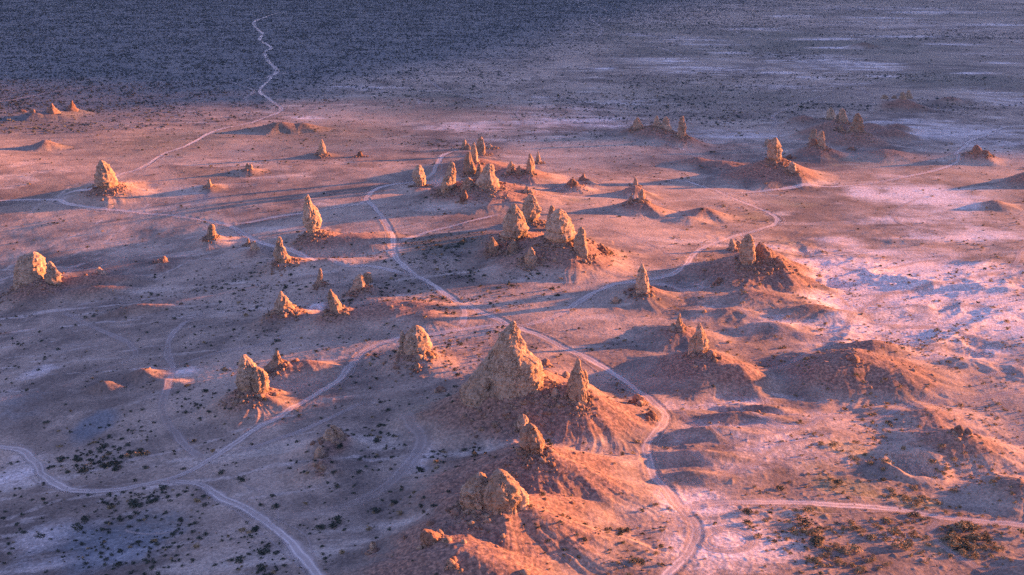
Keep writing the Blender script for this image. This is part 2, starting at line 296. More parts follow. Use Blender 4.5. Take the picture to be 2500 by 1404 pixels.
 (B, "low broken ledge on the dark slope under the hooked spire", 0, [[(968,1336,1372),(956,1342,1366),(949,1350,1358)]]),
 (B, "small dark rock heap far out on the pale flat", 1, [[(365,2072,2088),(359,2075,2085)]]),
 (B, "red rubble heap on the sunny slope beside the central group", 1, [[(616,1455,1488),(607,1461,1482),(601,1468,1475)]]),
]
APRONS = []
for (nm_, lab_, mi_, cols_) in ROCKS:
    xl_ = min(r[1] for c in cols_ for r in c); xr_ = max(r[2] for c in cols_ for r in c)
    yb_ = max(c[0][0] for c in cols_); yt_ = min(c[-1][0] for c in cols_)
    s_ = scale_at(.5 * (xl_ + xr_), yb_)
    x_, y_ = on_plain(.5 * (xl_ + xr_), yb_ - .12 * (yb_ - yt_), 3.0)
    APRONS.append((x_, y_, min(.13 * (yb_ - yt_) * s_, 2.4), 1.7 * (xr_ - xl_) * s_))
PIT = on_plain(2228, 1120, 3.0)

def terrain(x, y):
    """height and (rubble, badland) weights"""
    r = np.hypot(x, y)
    z = np.zeros_like(x)
    # long swells
    z += fbm2(x / 190, y / 190, 3, 5) * 1.6
    z += fbm2(x / 55, y / 55, 3, 9) * 0.55
    z += plain(x, y)
    hmax = np.zeros_like(x)
    for k, (mx, my, h, rx, ry, pk) in enumerate(M):
        dx = x - mx; dy = y - my
        m = (np.abs(dx) < rx * 1.25) & (np.abs(dy) < ry * 1.25)
        if not m.any(): continue
        dx = dx[m]; dy = dy[m]
        rho = np.hypot(dx / rx, dy / ry)
        th = np.arctan2(dy / ry, dx / rx) + .16 * noise2(dx / 12 + k, dy / 12, 29) * np.clip(rho * 1.5, 0, 1)
        # radial gullies and an uneven outline
        cs, sn = np.cos(th), np.sin(th)
        w = noise2(cs * 1.6 + k * 7.1, sn * 1.6 - k * 3.3, 21) * 0.26
        g = fbm2(cs * 5.5 + k * 3.7 + rho * .7, sn * 5.5 + k * 1.9, 2, 23) * 0.05 * sstep(.1, .5, rho)
        g2 = fbm2(cs * 15 + k * 2.7 + rho * 1.6, sn * 15 - k * 1.1, 2, 25) * 0.035 * sstep(.15, .5, rho)
        rr = np.clip(rho * (1 + w + g + g2), 0, 1)
        f = np.power(1 - np.power(rr, 1.15), pk + .2)
        f = np.maximum(f, 0)
        top = np.exp(-(rho / .09) ** 2) * 0.10
        add = h * (f - top * .6)
        zz = z[m]; hm = hmax[m]
        # mounds merge instead of stacking up
        new = np.maximum(hm, add) + 0.35 * np.minimum(hm, add)
        z[m] = zz + new - hm
        hmax[m] = new
    for (mx, my, h, rx) in APRONS:
        m = (np.abs(x - mx) < rx) & (np.abs(y - my) < rx)
        if m.any():
            q = np.clip(np.hypot(x[m] - mx, y[m] - my) / rx * (1 + .25 * noise2(x[m] / rx * 2.2, y[m] / rx * 2.2, 27)), 0, 1)
            z[m] += h * (1 - q) ** 1.6 * (1 + q)
            hmax[m] = np.maximum(hmax[m], 4.0 * (1 - q) ** 1.5)
    # badlands at right: pale eroded spurs
    bx, by = flat(2230, 700)
    bad = np.exp(-(((x - bx) / 84) ** 2 + ((y - by) / 95) ** 2) ** 1.3)
    b2x, b2y = flat(1850, 1040)
    bad2 = np.exp(-(((x - b2x) / 32) ** 2 + ((y - b2y) / 42) ** 2) ** 1.3)
    ang = 0.5
    u = x * math.cos(ang) + y * math.sin(ang); v = -x * math.sin(ang) + y * math.cos(ang)
    rd = fbm2(u / 70 + fbm2(x / 60, y / 60, 2, 40) * .8, v / 23, 4, 33, ridged=True)
    z += (bad * 3.1 + bad2 * 2.3) * rd
    rub = np.clip(hmax / 4.5, 0, 1)
    # spill fans and rills, then grit that fades out with distance (the mesh is coarser there)
    z += fbm2(x / 16, y / 16, 3, 51) * (0.16 + 0.30 * rub)
    near = sstep(620, 240, r)
    z += fbm2(x / 3.6, y / 3.6, 3, 61) * (0.085 + 0.12 * rub) * (0.35 + .65 * near)
    z += fbm2(x / 1.1, y / 1.1, 2, 71) * (0.035 + 0.07 * rub) * near
    hum = np.maximum(fbm2(x / 2.6, y / 2.6, 2, 66), 0)
    z += .34 * hum * hum * near * (1 + .8 * sstep(30, 80, x) * sstep(330, 260, y))
    # pit with a rim beside the dark mound
    d = np.hypot((x - PIT[0]) / 6.2, (y - PIT[1]) / 7.0) + .18 * noise2(x / 4, y / 4, 77)
    z += -2.6 * sstep(1.0, .35, d) + 0.9 * np.exp(-((d - 1.15) / .25) ** 2)
    return z, rub, np.clip(bad + bad2 * .6, 0, 1)

# polar grid round the point under the camera: cells grow with distance
d2r = math.radians
th_f = np.linspace(-25.5, 25.5, 1500)
th_o = 25.5 + (np.linspace(0, 1, 120)[1:] ** 1.5) * 62
TH = np.radians(np.concatenate([-th_o[::-1], th_f, th_o]))
rs = list(np.linspace(4, 190, 70)); r_ = 190.0
while r_ < 2900:
    r_ += 0.36 * (r_ / 220) ** 1.55; rs.append(r_)
while r_ < 14000:
    r_ *= 1.045; rs.append(r_)
RS = np.array(rs)
RR, TT = np.meshgrid(RS, TH, indexing='ij')
GX, GY = RR * np.sin(TT), RR * np.cos(TT)
GZ, GRUB, GBAD = terrain(GX, GY)
NR, NT = GX.shape
# running water: rain routed down a metre grid of the near terrain cuts branching gullies and leaves pale silt
ex0, ex1, ey0, ey1, es = -250.0, 300.0, 188.0, 760.0, .85
ew, eh = int((ex1 - ex0) / es), int((ey1 - ey0) / es)
EX, EY = np.meshgrid(ex0 + np.arange(ew) * es, ey0 + np.arange(eh) * es, indexing='ij')
EZ, ERUB, _b = terrain(EX, EY)
def blur(a, n):
    for _ in range(n):
        a = (np.roll(a, 1, 0) + np.roll(a, -1, 0) + 2 * a) / 4; a = (np.roll(a, 1, 1) + np.roll(a, -1, 1) + 2 * a) / 4
    return a
er = np.random.default_rng(3)
ES = blur(EZ, 3) + blur(er.normal(0, 1, EZ.shape), 1) * .05
acc_total = np.zeros(EZ.shape)
for rep in range(2):
    Zp = ES + blur(er.normal(0, 1, EZ.shape), 1) * .07
    best = np.zeros(EZ.shape); rec = np.arange(EZ.size).reshape(EZ.shape).copy(); idx0 = rec.copy()
    for dx_ in (-1, 0, 1):
        for dy_ in (-1, 0, 1):
            if dx_ == 0 and dy_ == 0: continue
            drop = (Zp - np.roll(Zp, (-dx_, -dy_), (0, 1))) / math.hypot(dx_, dy_)
            m = drop > best
            best[m] = drop[m]; rec[m] = np.roll(idx0, (-dx_, -dy_), (0, 1))[m]
    order_ = np.argsort(-Zp.ravel()).tolist(); rl = rec.ravel().tolist(); ac = [1.0] * EZ.size
    for i in order_:
        j = rl[i]
        if j != i: ac[j] += ac[i]
    acc_total += np.array(ac).reshape(EZ.shape)
acc_total /= 2
gyx, gyy = np.gradient(blur(EZ, 4), es)
eslope = np.hypot(gyx, gyy)
cut = np.log1p(acc_total / 6.0)
ECUT = blur(cut, 1)
edge_ = np.minimum(np.minimum(sstep(ex0, ex0 + 25, EX), sstep(ex1, ex1 - 25, EX)), np.minimum(sstep(ey0, ey0 + 10, EY), sstep(ey1, ey1 - 120, EY)))
EDIG = -(.27 * np.clip(ECUT - .3, 0, 3.2)) * sstep(.04, .22, eslope) * edge_ * (.06 + 1.0 * ERUB + .35 * np.clip(_b, 0, 1))
ESILT = sstep(1.6, 3.8, blur(cut, 2)) * edge_
def egrid(A, x, y):
    fi = (x - ex0) / es; fj = (y - ey0) / es
    ok = (fi >= 0) & (fi < ew - 1.01) & (fj >= 0) & (fj < eh - 1.01)
    fi = np.where(ok, fi, 0); fj = np.where(ok, fj, 0)
    i = fi.astype(int); j = fj.astype(int); a = fi - i; b = fj - j
    return np.where(ok, A[i, j] * (1 - a) * (1 - b) + A[i + 1, j] * a * (1 - b) + A[i, j + 1] * (1 - a) * b + A[i + 1, j + 1] * a * b, 0)
GZ = GZ + egrid(EDIG, GX, GY)
GSILT = egrid(ESILT, GX, GY)
print("grid", NR, NT)

def bil(A, x, y):
    r = np.hypot(x, y); t = np.arctan2(x, y)
    fi = np.clip(np.interp(r, RS, np.arange(NR)), 0, NR - 1.001); fj = np.clip(np.interp(t, TH, np.arange(NT)), 0, NT - 1.001)
    i = fi.astype(int); j = fj.astype(int); a = fi - i; b = fj - j
    return (A[i, j] * (1 - a) * (1 - b) + A[i + 1, j] * a * (1 - b) + A[i, j + 1] * (1 - a) * b + A[i + 1, j + 1] * a * b)

def hit(px, py):
    """where the view ray of a photo pixel meets the terrain (arrays)"""
    px = np.atleast_1d(np.asarray(px, float)); py = np.atleast_1d(np.asarray(py, float))
    dx, dy, dz = ray(px, py)
    t1 = (-44 - CAM_H) / dz; t0 = (22 - CAM_H) / dz
    n = 150
    ts = t0[:, None] + (t1 - t0)[:, None] * np.linspace(0, 1, n)[None]
    zz = CAM_H + dz[:, None] * ts
    hh = bil(GZ, dx[:, None] * ts, dy[:, None] * ts)
    below = zz < hh
    k = np.where(below.any(1), below.argmax(1), n - 1); k = np.maximum(k, 1)
    idx = np.arange(len(px))
    e0 = (zz - hh)[idx, k - 1]; e1 = (zz - hh)[idx, k]
    w = np.where(np.abs(e0 - e1) > 1e-6, e0 / (e0 - e1), 0.5); w = np.clip(w, 0, 1)
    t = ts[idx, k - 1] * (1 - w) + ts[idx, k] * w
    X, Y = dx * t, dy * t
    return X, Y, bil(GZ, X, Y)

# ------------------------------------------------------------------ node helpers
def new_mat(name):
    m = bpy.data.materials.new(name); m.use_nodes = True
    m.node_tree.nodes.clear()
    return m, m.node_tree.nodes, m.node_tree.links
class NB:
    def __init__(s, nt): s.n, s.l = nt.nodes, nt.links
    def put(s, sock, v):
        if isinstance(v, (int, float)): sock.default_value = v
        elif isinstance(v, tuple): sock.default_value = v if len(v) == 4 or sock.type == 'VECTOR' else (*v, 1.0)
        else: s.l.new(v, sock)
    def noise(s, vec, scale, detail=4, rough=.55, dist=0.0):
        n = s.n.new("ShaderNodeTexNoise"); s.put(n.inputs["Vector"], vec)
        n.inputs["Scale"].default_value = scale; n.inputs["Detail"].default_value = detail
        n.inputs["Roughness"].default_value = rough; n.inputs["Distortion"].default_value = dist
        return n.outputs[0]
    def voro(s, vec, scale, feature='F1', out=0):
        n = s.n.new("ShaderNodeTexVoronoi"); n.feature = feature; s.put(n.inputs["Vector"], vec); n.inputs["Scale"].default_value = scale
        return n.outputs[out]
    def math(s, op, a, b=0.0, c=0.0, clamp=False):
        n = s.n.new("ShaderNodeMath"); n.operation = op; n.use_clamp = clamp
        s.put(n.inputs[0], a); s.put(n.inputs[1], b)
        if op in ('MULTIPLY_ADD',): s.put(n.inputs[2], c)
        return n.outputs[0]
    def ss(s, v, a, b, o0=0.0, o1=1.0):
        n = s.n.new("ShaderNodeMapRange"); n.interpolation_type = 'SMOOTHSTEP'
        s.put(n.inputs[0], v); n.inputs[1].default_value = a; n.inputs[2].default_value = b; n.inputs[3].default_value = o0; n.inputs[4].default_value = o1
        return n.outputs[0]
    def mix(s, f, a, b, mode='MIX'):
        n = s.n.new("ShaderNodeMix"); n.data_type = 'RGBA'; n.blend_type = mode
        s.put(n.inputs[0], f); s.put(n.inputs[6], a); s.put(n.inputs[7], b)
        return n.outputs[2]
    def attr(s, name, out="Color"):
        n = s.n.new("ShaderNodeAttribute"); n.attribute_name = name
        return n.outputs[out]
    def sep(s, v):
        n = s.n.new("ShaderNodeSeparateColor"); s.put(n.inputs[0], v); return n.outputs
    def pos(s): return s.n.new("ShaderNodeNewGeometry").outputs["Position"]
    def scaled(s, v, sc):
        n = s.n.new("ShaderNodeVectorMath"); n.operation = 'MULTIPLY'; s.put(n.inputs[0], v); n.inputs[1].default_value = sc; return n.outputs[0]
    def bump(s, h, strength, dist):
        n = s.n.new("ShaderNodeBump"); s.put(n.inputs["Height"], h); n.inputs["Strength"].default_value = strength; n.inputs["Distance"].default_value = dist
        return n.outputs[0]
    def bsdf(s, col, rough=.95, normal=None, spec=.12):
        n = s.n.new("ShaderNodeBsdfPrincipled"); s.put(n.inputs["Base Color"], col)
        n.inputs["Roughness"].default_value = rough; n.inputs["Specular IOR Level"].default_value = spec
        n.inputs["Diffuse Roughness"].default_value = 0.8
        if normal is not None: s.l.new(normal, n.inputs["Normal"])
        return n.outputs[0]
    def out(s, sh):
        n = s.n.new("ShaderNodeOutputMaterial"); s.l.new(sh, n.inputs[0])

# ---- ground material: dust, darker soil, pale salt crust, dark rubble on the mounds, sparse green ground cover
ground_mat, _, _ = new_mat("desert_ground")
b = NB(ground_mat.node_tree)
P = b.pos()
mk = list(b.sep(b.attr("mask"))) + [b.attr("mask", "Alpha")]; mk2 = list(b.sep(b.attr("mask_two"))) + [b.attr("mask_two", "Alpha")]
big = b.noise(P, .011, 6, .6, .8); mid = b.noise(P, .07, 7, .62, .3); fine = b.noise(P, 1.1, 6, .65); grit = b.noise(P, 5.0, 3, .6)
stretch = b.noise(b.scaled(P, (.02, .055, .05)), 1.0, 6, .6, .6)
f0 = b.math('ADD', b.math('MULTIPLY', big, .55), b.math('MULTIPLY', mid, .45))
col = b.mix(b.ss(f0, .37, .63), (.125, .096, .086), (.325, .245, .202))
col = b.mix(b.ss(stretch, .54, .72), col, (.37, .300, .262))
drift = b.math('ADD', b.math('MULTIPLY', mid, .45), b.math('MULTIPLY', b.noise(b.scaled(P, (.010, .05, .05)), 1.0, 7, .68, .4), .75))
def masked(m, lo, hi, amp=.75, n=mid):
    v = b.math('ADD', m, b.math('MULTIPLY', b.math('SUBTRACT', n, .5), amp))
    return b.ss(v, lo, hi)
rub = masked(mk[1], .25, .75, .9)
col = b.mix(b.math('MULTIPLY', rub, .85), col, b.mix(b.ss(fine, .35, .65), (.105, .066, .060), (.265, .158, .120)))
fan_a = b.ss(mk2[3], .15, .85)
col = b.mix(b.math('MULTIPLY', fan_a, .85), col, b.mix(b.ss(fine, .35, .65), (.062, .070, .082), (.125, .126, .134)))  # darker soil, its slate tone standing in for dusk haze
veg = masked(mk[2], .3, .8, .9)
col = b.mix(b.math('MULTIPLY', veg, .75), col, b.mix(b.ss(fine, .4, .62), (.040, .050, .046), (.135, .122, .100)))
pale = masked(mk[0], .30, .85, 1.8, b.math('SUBTRACT', drift, .1))
col = b.mix(b.math('MULTIPLY', pale, .9), col, b.mix(b.ss(fine, .3, .7), (.40, .335, .325), (.60, .525, .52)))
silt = b.math('MULTIPLY', b.ss(b.math('ADD', mk[3], b.math('MULTIPLY', b.math('SUBTRACT', fine, .5), .5)), .25, .9), .55)
col = b.mix(silt, col, (.43, .355, .325))
blue_shade = masked(mk2[0], .3, .9, 1.5)
col = b.mix(b.math('MULTIPLY', blue_shade, .7), col, (.105, .125, .155))  # cool shade painted into the ground colour
olive = masked(mk2[2], .35, .8, 1.1)
col = b.mix(b.math('MULTIPLY', olive, .5), col, b.mix(b.ss(fine, .35, .65), (.125, .100, .040), (.28, .225, .105)))
pit = b.ss(mk2[1], .2, .8)
col = b.mix(b.math('MULTIPLY', pit, .55), col, b.mix(fine, (.24, .245, .215), (.40, .385, .35)))
pebble = b.n.new('ShaderNodeTexVoronoi'); b.l.new(P, pebble.inputs['Vector']); pebble.inputs['Scale'].default_value = 2.0
pb = b.sep(pebble.outputs['Color'])[0]
col = b.mix(1.0, col, b.mix(b.ss(pb, 0, 1), (.78, .78, .79), (1.22, 1.21, 1.20)), 'MULTIPLY')
tuft = b.math('MULTIPLY', b.ss(b.voro(P, .55), .34, .22), b.ss(b.noise(P, .045, 5, .65), .47, .62))
col = b.mix(b.math('MULTIPLY', tuft, .32), col, (.070, .068, .055))
speck = b.ss(b.voro(P, 1.6), .0, .33, .72, 1.0)
col = b.mix(1.0, col, b.mix(speck, (.70, .70, .70), (1.08, 1.08, 1.08)), 'MULTIPLY')
col = b.mix(1.0, col, b.mix(fine, (.78, .78, .78), (1.22, 1.22, 1.22)), 'MULTIPLY')
hgt = b.math('ADD', b.math('MULTIPLY', fine, .35), b.math('ADD', b.math('MULTIPLY', grit, .10), b.math('MULTIPLY', speck, -.08)))
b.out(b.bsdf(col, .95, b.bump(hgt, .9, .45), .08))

# ---- road dust: wheel lanes across the width (UV x), ragged transparent edges
def road_material(name, c0, c1, soft):
    m, _, _ = new_mat(name)
    b = NB(m.node_tree)
    uv = b.n.new("ShaderNodeUVMap"); sp = b.n.new("ShaderNodeSeparateXYZ"); b.l.new(uv.outputs[0], sp.inputs[0])
    u = b.math('ABSOLUTE', b.math('SUBTRACT', b.math('MULTIPLY', sp.outputs[0], 2.0), 1.0))
    P = b.pos()
    n1 = b.noise(P, .35, 5, .6); n2 = b.noise(P, 2.2, 4, .6); n3 = b.noise(P, .03, 3, .5)
    lane = b.math('ABSOLUTE', b.math('SUBTRACT', u, .36))
    f = b.math('ADD', b.ss(lane, .0, .20, .55, -.40), b.math('MULTIPLY', b.math('SUBTRACT', n1, .5), 1.2))
    col = b.mix(b.math('ADD', f, .5, clamp=True), c0, c1)
    col = b.mix(1.0, col, b.mix(n2, (.75, .75, .75), (1.25, 1.25, 1.25)), 'MULTIPLY')
    edge = b.math('ADD', u, b.math('ADD', b.math('MULTIPLY', b.math('SUBTRACT', n1, .5), 1.3), b.math('MULTIPLY', b.math('SUBTRACT', n3, .5), .9)))
    a = b.ss(edge, 1.0 - soft, 1.02, 1.0, 0.0)
    a = b.math('MULTIPLY', a, b.attr("strength", "Fac"))
    sh = b.bsdf(col, .95, b.bump(n2, .7, .12), .08)
    tr = b.n.new("ShaderNodeBsdfTransparent"); mx = b.n.new("ShaderNodeMixShader")
    b.put(mx.inputs[0], a); b.l.new(tr.outputs[0], mx.inputs[1]); b.l.new(sh, mx.inputs[2])
    b.out(mx.outputs[0])
    return m
road_mat = road_material("road_dust", (.39, .315, .295), (.56, .47, .44), .7)
trail_mat = road_material("trail_dust", (.33, .265, .25), (.46, .38, .36), .9)

def rock_material(name, dark, light, warm):
    m, _, _ = new_mat(name)
    b = NB(m.node_tree)
    P = b.pos()
    n0 = b.noise(P, .22, 5, .6, .4); n1 = b.noise(P, .9, 7, .68, .3); n2 = b.noise(P, 4.5, 4, .65)
    strat = b.noise(b.scaled(P, (.25, .25, 1.1)), 1.0, 5, .6, .8)
    col = b.mix(b.ss(n1, .33, .66), dark, light)
    col = b.mix(b.ss(n0, .45, .7), col, warm)
    col = b.mix(b.math('MULTIPLY', b.ss(strat, .55, .68), .4), col, light)
    crev = b.noise(b.scaled(P, (.55, .55, .30)), 1.0, 6, .7, 1.2)
    hole = b.ss(b.math('ABSOLUTE', b.math('SUBTRACT', crev, .5)), .0, .035)
    hole2 = b.ss(b.noise(P, .35, 3, .5), .40, .60)
    hole = b.math('MAXIMUM', hole, hole2)
    col = b.mix(1.0, col, b.mix(hole, (.45, .40, .38), (1, 1, 1)), 'MULTIPLY')
    col = b.mix(1.0, col, b.mix(n2, (.72, .72, .72), (1.25, 1.25, 1.25)), 'MULTIPLY')
    oi = b.n.new('ShaderNodeObjectInfo')
    col = b.mix(1.0, col, b.mix(oi.outputs['Random'], (.72, .68, .66), (1.12, 1.10, 1.08)), 'MULTIPLY')
    stain = b.ss(b.noise(b.scaled(P, (.5, .5, .12)), 1.0, 5, .65, .5), .52, .66)
    col = b.mix(b.math('MULTIPLY', stain, .45), col, dark)
    h = b.math('ADD', b.math('MULTIPLY', n1, .7), b.math('ADD', b.math('MULTIPLY', n2, .18), b.math('MULTIPLY', hole, .35)))
    b.out(b.bsdf(col, .95, b.bump(h, .9, .3), .08))
    return m
rock_mat = rock_material("tufa_rock", (.205, .148, .118), (.42, .325, .255), (.36, .25, .18))
red_rock_mat = rock_material("dark_tufa_rock", (.16, .10, .085), (.30, .205, .165), (.26, .16, .115))

def shrub_material(name, c0, c1):
    m, _, _ = new_mat(name)
    b = NB(m.node_tree)
    f = b.noise(b.pos(), 1.3, 3, .6)
    b.out(b.bsdf(b.mix(b.ss(f, .35, .65), c0, c1), .9, None, .1))
    return m
green_shrub_mat = shrub_material("green_shrub", (.026, .036, .034), (.068, .080, .062))
fan_shrub_mat = shrub_material("hazy_shrub", (.052, .063, .068), (.092, .106, .110))  # bluish distance haze put into the far shrub colour
dry_shrub_mat = shrub_material("dry_shrub", (.13, .098, .058), (.30, .225, .130))  # dry tan, lightened to imitate the glow of sunlit bushes

# ------------------------------------------------------------------ build ground mesh
def mesh_from(name, verts, faces_idx, loop_n, mats, smooth=True):
    """verts (n,3) array, faces_idx flat loop array, loop_n corners per face"""
    me = bpy.data.meshes.new(name)
    nv = len(verts); nl = len(faces_idx); nf = nl // loop_n
    me.vertices.add(nv); me.vertices.foreach_set("co", np.ascontiguousarray(verts, np.float32).ravel())
    me.loops.add(nl); me.loops.foreach_set("vertex_index", np.ascontiguousarray(faces_idx, np.int32))
    me.polygons.add(nf)
    me.polygons.foreach_set("loop_start", np.arange(0, nl, loop_n, dtype=np.int32))
    if smooth: me.polygons.foreach_set("use_smooth", np.ones(nf, bool))
    for mt in (mats if isinstance(mats, (list, tuple)) else [mats]): me.materials.append(mt)
    me.update(calc_edges=True)
    return me
def grid_faces(nr, nc, wrap=False):
    i, j = np.meshgrid(np.arange(nr - 1), np.arange(nc if wrap else nc - 1), indexing='ij')
    j2 = (j + 1) % nc
    return np.stack([i * nc + j, i * nc + j2, (i + 1) * nc + j2, (i + 1) * nc + j], -1).reshape(-1)
def link(name, me, parent=None, **props):
    o = bpy.data.objects.new(name, me); scene.collection.objects.link(o)
    if parent is not None: o.parent = parent
    for k, v in props.items():
        if v is not None: o[k] = v
    return o

# painted zones: px, py, half width px, half depth px, strength
def zone_sum(zones, x, y):
    out = np.zeros_like(x)
    for (px, py, rx, ry, st) in zones:
        mx, my = on_plain(px, py); s = scale_at(px, py)
        dx_, dy_, dz_ = ray(px, py)
        sd = -float(dz_) / math.sqrt(float(dx_) ** 2 + float(dy_) ** 2 + float(dz_) ** 2)
        ax, ay = rx * s, ry * s / sd
        m = (np.abs(x - mx) < ax * 1.9) & (np.abs(y - my) < ay * 1.9)
        if m.any():
            q = ((x[m] - mx) / ax) ** 2 + ((y[m] - my) / ay) ** 2
            out[m] = np.maximum(out[m], st * np.exp(-q ** 1.2 * .8))
    return out
PALE = [(1238, 795, 70, 14, .5), (962, 600, 34, 18, .5), (400, 1178, 90, 16, .6), (1130, 790, 60, 10, .4), (150, 488, 40, 6, .5), (560, 547, 40, 6, .5), (1770, 474, 50, 6, .5), (2190, 1135, 80, 32, .45), (2210, 690, 330, 100, .95), (2350, 780, 200, 60, .9), (2080, 620, 130, 60, .6), (2260, 480, 150, 45, .8), (2120, 475, 80, 22, .8), (2330, 560, 220, 50, .6),
        (1760, 1330, 190, 95, .8), (1700, 1235, 110, 45, .8), (2450, 770, 120, 60, .8), (95, 905, 60, 30, .62), (40, 1150, 110, 60, .6), (30, 960, 70, 30, .4), (130, 1370, 120, 40, .55), (300, 1350, 160, 60, .45), (90, 1330, 110, 60, .5),
        (1030, 1120, 60, 50, .55), (900, 1090, 150, 35, .4), (1870, 1090, 190, 70, .55), (1900, 820, 90, 25, .7), (2060, 790, 80, 30, .7), (2150, 850, 70, 20, .6),
        (1950, 150, 260, 30, .75), (1700, 100, 160, 20, .7), (2110, 160, 130, 18, .85), (1600, 150, 170, 14, .6), (2220, 60, 330, 18, .6), (2100, 20, 400, 8, .7), (2400, 130, 140, 10, .6), (1720, 170, 220, 12, .8),
        (1560, 45, 40, 20, .7), (1640, 90, 90, 10, .7), (2300, 320, 240, 30, .65), (2420, 350, 160, 25, .6), (1800, 330, 200, 20, .5), (1400, 300, 260, 30, .5), (1150, 310, 150, 12, .6), (880, 215, 160, 12, .6), (760, 225, 90, 10, .5), (600, 235, 160, 14, .45),
        (40, 405, 60, 12, .5), (450, 245, 120, 10, .4), (740, 285, 60, 6, .7), (1500, 200, 260, 12, .45), (1900, 210, 200, 10, .6), (2050, 205, 120, 8, .7),
        (640, 270, 200, 25, .35), (480, 770, 70, 16, .6), (450, 905, 60, 14, .6), (770, 750, 25, 18, .7), (1420, 650, 40, 16, .4), (2440, 240, 100, 25, .5), (1480, 250, 300, 40, .35), (1900, 640, 0.1, 0.1, 0)]
PALE = [(a_, b_, c_, d_, e_ * (.66 if b_ < 215 else 1)) for (a_, b_, c_, d_, e_) in PALE] + [(a_, b_, c_, 4, .62) for (a_, b_, c_) in ((1850, 72, 90), (2010, 95, 120), (2200, 88, 150), (2060, 118, 110), (1780, 128, 70), (2330, 108, 90), (2420, 60, 120), (2290, 30, 160), (2140, 44, 120), (1930, 40, 90), (2380, 178, 70), (2150, 186, 60), (1640, 150, 90), (1900, 178, 90), (1980, 190, 60), (1460, 168, 60), (2440, 150, 60), (1560, 84, 60), (1120, 60, 50), (1010, 55, 30))]
VEG = [(1090, 595, 160, 40, .7), (1000, 690, 170, 40, .45), (330, 1300, 260, 80, .55), (1060, 1000, 170, 60, .55), (560, 470, 120, 30, .4), (2120, 1190, 120, 60, .55), (2000, 1130, 90, 40, .4), (2220, 1230, 90, 35, .5),
       (2050, 1310, 200, 60, .35), (2400, 1340, 180, 70, .45), (2430, 1200, 90, 50, .6), (650, 1110, 90, 40, .45), (1250, 620, 160, 40, .3), (600, 320, 160, 20, .4), (1030, 350, 120, 14, .5), (1600, 250, 300, 25, .35), (1800, 280, 200, 14, .45), (1900, 480, 120, 24, .4), (1830, 540, 80, 20, .4),
       (500, 700, 170, 40, .35), (620, 780, 120, 40, .35), (1000, 480, 120, 30, .35), (1750, 90, 160, 14, .4), (2250, 190, 200, 16, .4), (2380, 430, 110, 16, .45), (2330, 260, 160, 16, .4)]
VEG += [(1900, 110, 700, 70, .72), (2300, 190, 350, 50, .65), (1500, 60, 250, 60, .85), (1700, 230, 500, 70, .6), (2100, 20, 700, 40, .62), (1050, 250, 350, 60, .6), (300, 260, 330, 40, .75), (350, 340, 330, 60, .75), (800, 330, 300, 60, .62), (130, 470, 220, 40, .5), (1000, 420, 120, 40, .4), (500, 420, 150, 30, .5)]
BLUE_SHADE = [(230, 1040, 60, 45, 1.0), (250, 1330, 260, 100, .85), (40, 1000, 120, 80, .5), (480, 480, 90, 14, .6), (180, 850, 140, 50, .4), (60, 1280, 120, 70, .4), (850, 440, 60, 18, .4)]  # bluish tone of the shade, put into the soil colour
mask = np.zeros((NR, NT, 4), np.float32); mask2 = np.zeros((NR, NT, 4), np.float32)
mask[..., 0] = np.maximum(zone_sum(PALE, GX, GY), GBAD * .8 * (1 - .8 * GRUB))
mask[..., 0] *= 1 - .6 * GRUB; mask[..., 1] = GRUB
mask[..., 2] = zone_sum(VEG, GX, GY) * (1 - .6 * np.clip(mask[..., 0], 0, 1))
# the far shrub-covered fan at upper left is one broad darker zone
fan_line_x = [0, 650, 1250, 1500, 1760, 2100, 2500]; fan_line_y = [390, 268, 160, 85, 35, 0, -30]
with np.errstate(all='ignore'):
    den = GY * CP + (GZ - CAM_H) * -SP
    den = np.maximum(den, 1e-3)
fx_, fy_ = flat(np.array(fan_line_x, float), np.maximum(np.array(fan_line_y, float), -70))
order = np.argsort(fx_)
def fan_amount(x, y):
    edge = np.interp(x, fx_[order], fy_[order]) + fbm2(x / 160, y / 160, 3, 88) * 130
    rel = (y - edge) / edge
    return (.35 * sstep(-.24, .12, rel) + .65 * sstep(-.12, .50, rel)) * sstep(1150, -250, x - 0.05 * y + 120 * noise2(x / 300, y / 300, 89))
GFAN = fan_amount(GX, GY)
mask[..., 2] = np.maximum(mask[..., 2] * (1 - GFAN), GFAN * .2)
mask[..., 0] *= (1 - .8 * GFAN)
mask[..., 3] = GSILT
mask2[..., 0] = zone_sum(BLUE_SHADE, GX, GY)
OLIVE = [(2050, 1190, 100, 30, .8), (2070, 1110, 90, 30, .7), (2235, 1228, 80, 20, .9), (2110, 1215, 60, 14, .8), (2330, 1330, 120, 45, .7), (2010, 1255, 50, 18, .8), (2080, 1300, 110, 35, .55), (1980, 1150, 110, 25, .6), (1850, 530, 70, 18, .6), (1950, 500, 100, 24, .5), (2080, 400, 150, 20, .5), (1470, 1330, 110, 45, .5), (1930, 590, 90, 20, .5), (1420, 490, 60, 10, .6)]
mask2[..., 2] = zone_sum(OLIVE, GX, GY)
mask2[..., 1] = sstep(1.2, .5, np.hypot((GX - PIT[0]) / 6.2, (GY - PIT[1]) / 7.0) + .18 * noise2(GX / 4, GY / 4, 77))
mask2[..., 3] = GFAN

